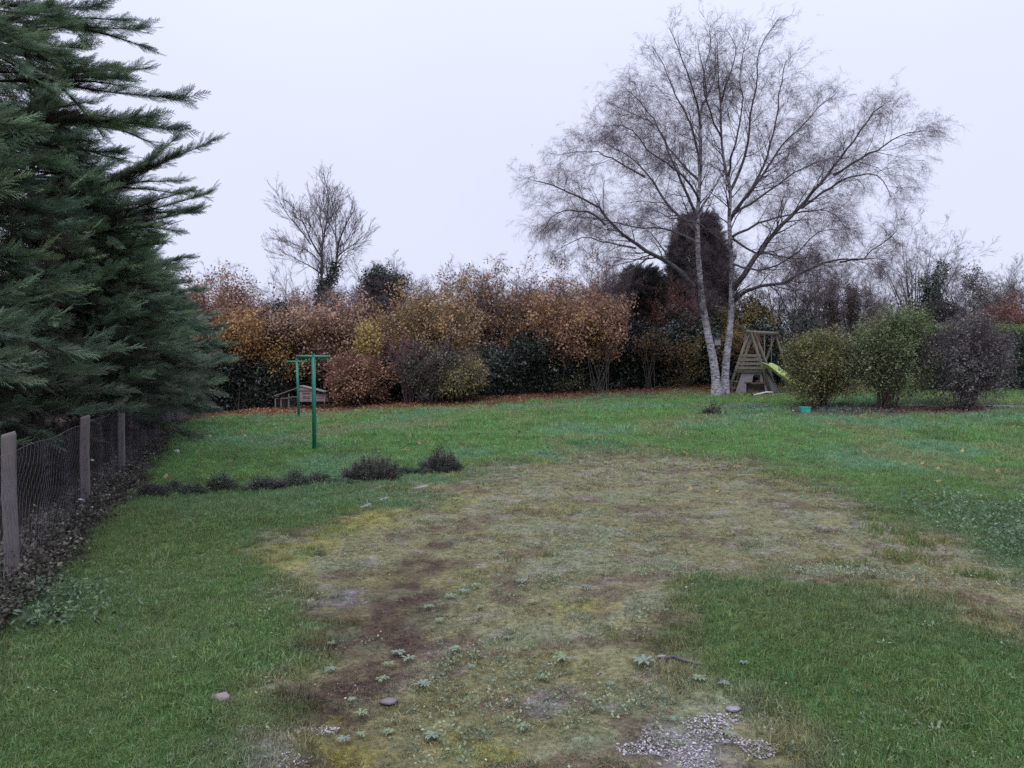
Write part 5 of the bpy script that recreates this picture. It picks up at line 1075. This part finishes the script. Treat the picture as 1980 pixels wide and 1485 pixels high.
def leaves():
    n0 = 26000; x = nr.uniform(-11, 13, n0); hy = hedge_y(x); y = hy+.9-np.abs(nr.normal(size=n0))*1.9
    t = nr.random(n0) < np.where(x > 9, .25, 1); x, y = x[t], y[t]
    x2, y2 = nr.uniform(-9, 12, 1500), 9+18*nr.random(1500)**.6; k2 = x2 > fence_x(y2)+.6
    x, y = np.concatenate([x, x2[k2]]), np.concatenate([y, y2[k2]]); n = len(x); P = np.stack([x, y, ground(x, y)+.035], 1)
    C = palette(P, [(.17, .065, .05), (.21, .09, .06), (.29, .17, .08), (.19, .085, .075)], .6, 4, .3); C[-k2.sum():] = palette(P[-k2.sum():], [(.30, .26, .10), (.22, .14, .07)], 1, 2)
    tag(scatter('fallen_leaves', None, DRY, LEAF, P, np.tile([[0, 0, 1.]], (n, 1))+nr.normal(size=(n, 3))*.35, rand_dirs(n), nr.uniform(.6, 1.2, n), C), 'russet fallen leaves along the foot of the hedge and across the lawn', 'leaves')
    q = []
    for i in range(900): q.append(tuple(onground(rng.uniform(1640, 1915), rng.uniform(786, 803))))
    q = np.array(q); q[:, 2] += .012; n = len(q); k = inpoly(q[:, 0], q[:, 1], BED) > -.05; q = q[k]; n = len(q)
    tag(scatter('bed_mulch', None, DRY, LEAF, q, np.tile([[0, 0, 1.]], (n, 1))+nr.normal(size=(n, 3))*.4, rand_dirs(n), nr.uniform(.5, 1., n), palette(q, [(.20, .105, .11), (.25, .14, .13), (.13, .085, .08)], 1, 3)), 'reddish brown dead leaves in the bed under the bushes', 'leaves')
leaves()
def gravel():
    P, S = [], []
    for pi, poly in enumerate(GRAVEL):
        a = np.array(poly); k = (5200, 1700, 260, 160, 140)[pi]
        for i in range(k):
            x, y = rng.uniform(a[:, 0].min()-.1, a[:, 0].max()+.1), rng.uniform(a[:, 1].min()-.1, a[:, 1].max()+.1)
            if float(inpoly(np.array([x]), np.array([y]), poly)[0]) + (float(vn(x*7, y*7, 3))-.5)*.75 > .02: P.append((x, y, gz(x, y)+.006)); S.append(rng.uniform(.0025, .0065)*(1 if rng.random() < .94 else 1.7))
    x, y = field(2600, 2, 9, 1.2); w = ground_colour(x, y)[1]; k = (nr.random(len(x)) < w*.5*sstep(.45, .65, fbm(x*1.3, y*1.3, 55)))
    for a, b in zip(x[k], y[k]): P.append((a, b, gz(a, b)+.006)); S.append(rng.uniform(.003, .008))
    n = len(P); C = palette(P, [(.20, .185, .20), (.29, .27, .295), (.38, .36, .39), (.17, .15, .145)], 9, 2, .25, .9)
    tag(scatter('gravel', None, STN, STONE, P, np.tile([[0, 0, 1.]], (n, 1))+nr.normal(size=(n, 3))*.25, rand_dirs(n), np.array(S), C), 'pale grey gravel showing through the worn drive', 'gravel')
gravel()
def rosettes():
    """pale weed rosettes one can count on the worn drive"""
    def mesh(R):
        V, Fc, n = [], [], R.randint(9, 13)
        m = MB()
        for i in range(n):
            a = 6.283*i/n+R.gauss(0, .15); L = R.uniform(.6, 1.1); d = Vector((math.cos(a), math.sin(a), 0)); s = Vector((-d.y, d.x, 0)); w = .13*L*R.uniform(.8, 1.3); e = R.uniform(.25, .6)
            pts = [(0, .25, .05), (.35, .8, .05+.28*e), (.7, 1, .08+.32*e), (1, .05, .03+.16*e)]; b = len(m.v)
            for t, q, z in pts: m.v += [tuple(d*L*t-s*w*q+Vector((0, 0, z+.03))), tuple(d*L*t+Vector((0, 0, z))), tuple(d*L*t+s*w*q+Vector((0, 0, z+.03)))]
            for k in range(3): m.f += [(b+k*3, b+k*3+1, b+k*3+4, b+k*3+3), (b+k*3+1, b+k*3+2, b+k*3+5, b+k*3+4)]
        return m
    gm = noisy_mat('rosette_leaf', (.105, .15, .075), (.18, .23, .135), (22, 22, 22), .6); gm2 = noisy_mat('bluish_rosette_leaf', (.10, .145, .105), (.165, .21, .16), (22, 22, 22), .6)
    meshes = [mesh(random.Random(i)).mesh('weed_rosette', gm if i % 3 else gm2) for i in range(6)]
    spots = [(818, 1333, 24), (740, 1322, 20), (697, 1390, 22), (665, 1440, 20), (700, 1430, 16), (750, 1425, 15), (835, 1432, 24), (1012, 1415, 22), (1088, 1282, 24), (1248, 1288, 34), (1048, 1317, 18), (880, 1262, 18), (770, 1270, 20), (750, 1292, 17), (790, 1283, 22), (637, 1302, 16), (640, 1252, 14), (680, 1362, 13),
             (912, 1296, 12), (830, 1180, 16), (870, 1160, 18), (900, 1150, 17), (920, 1138, 16), (850, 1205, 13), (1010, 1130, 17), (1030, 1170, 15), (1075, 1120, 14), (1130, 1140, 13), (960, 1080, 13), (1350, 1320, 20), (1400, 1330, 16), (1410, 1430, 22), (1520, 1390, 16), (1440, 1290, 15), (560, 1150, 12), (440, 1215, 16), (1300, 1400, 13), (930, 1180, 12), (980, 1240, 12), (1180, 1330, 13)]
    OWN = {(1248, 1288): 'widest dark green weed rosette, left of the pale stone and dead stick', (818, 1333): 'neat round pale weed rosette right of the sunk purplish stone', (740, 1322): 'pale weed rosette above the sunk purplish stone', (697, 1390): 'weed rosette below left of the sunk purplish stone',
           (665, 1440): 'pale weed rosette nearest the lower left gravel', (835, 1432): 'large loose weed rosette at the bottom middle of the photo', (1012, 1415): 'bluish weed rosette left of the main gravel patch', (1088, 1282): 'weed rosette just above the small gravel patch', (1410, 1430): 'weed rosette at the right rim of the main gravel patch',
           (1520, 1390): 'weed rosette right of the yellow moss and pale brown stone', (1350, 1320): 'weed rosette below the dead stick', (440, 1215): 'lone weed rosette out in the left lawn', (637, 1302): 'weed rosette on the darkest brown ground at the left', (1300, 1400): 'small weed rosette touching the top of the main gravel patch', (960, 1080): 'weed rosette farthest up the worn drive', (1440, 1290): 'weed rosette in the grass right of the dead stick', (560, 1150): 'small weed rosette at the left edge of the drive below the yellow moss'}
    for i, (px, py, w) in enumerate(spots):
        b = onground(px, py); o = link('weed_rosette', meshes[i % 6], None, b+Vector((0, 0, .02))); s = w*b.y/F*.92; o.scale = (s, s, s*.9); o.rotation_euler.z = rng.uniform(0, 6.28)
        tag(o, OWN.get((px, py), 'flat pale green weed rosette with lobed leaves on the worn ground'), 'weed', 'weed rosettes on the worn drive')
rosettes()
def fence_bits():
    """pale leaves caught in the netting"""
    for px, py, Y, lab in ((181, 890, 8.35, 'pale oval leaf hanging beside the second fence post'), (137, 966, 7.7, 'whitish torn leaf caught in the netting left of the second post')):
        c = at(px, py, Y); c.x = fence_x(Y)+.03+.03; m = MB().add([(-.03, 0, 0), (0, -.004, .013), (.032, 0, .002), (.002, -.004, -.012), (-.028, .003, 0), (0, .0, .013), (.03, .003, .002), (.002, 0, -.012)], [(0, 1, 2, 3), (7, 6, 5, 4), (0, 4, 5, 1), (1, 5, 6, 2), (2, 6, 7, 3), (3, 7, 4, 0)])
        o = m.build('leaf', WHITEP, None, True, loc=c); tag(o, lab, 'leaf')
fence_bits()
print('objects', len(bpy.data.objects), 'tris', sum(sum(max(1, p.loop_total-2) for p in o.data.polygons) if len(o.data.polygons) < 3000 else len(o.data.polygons)*2 for o in COL.objects if o.type == 'MESH'))
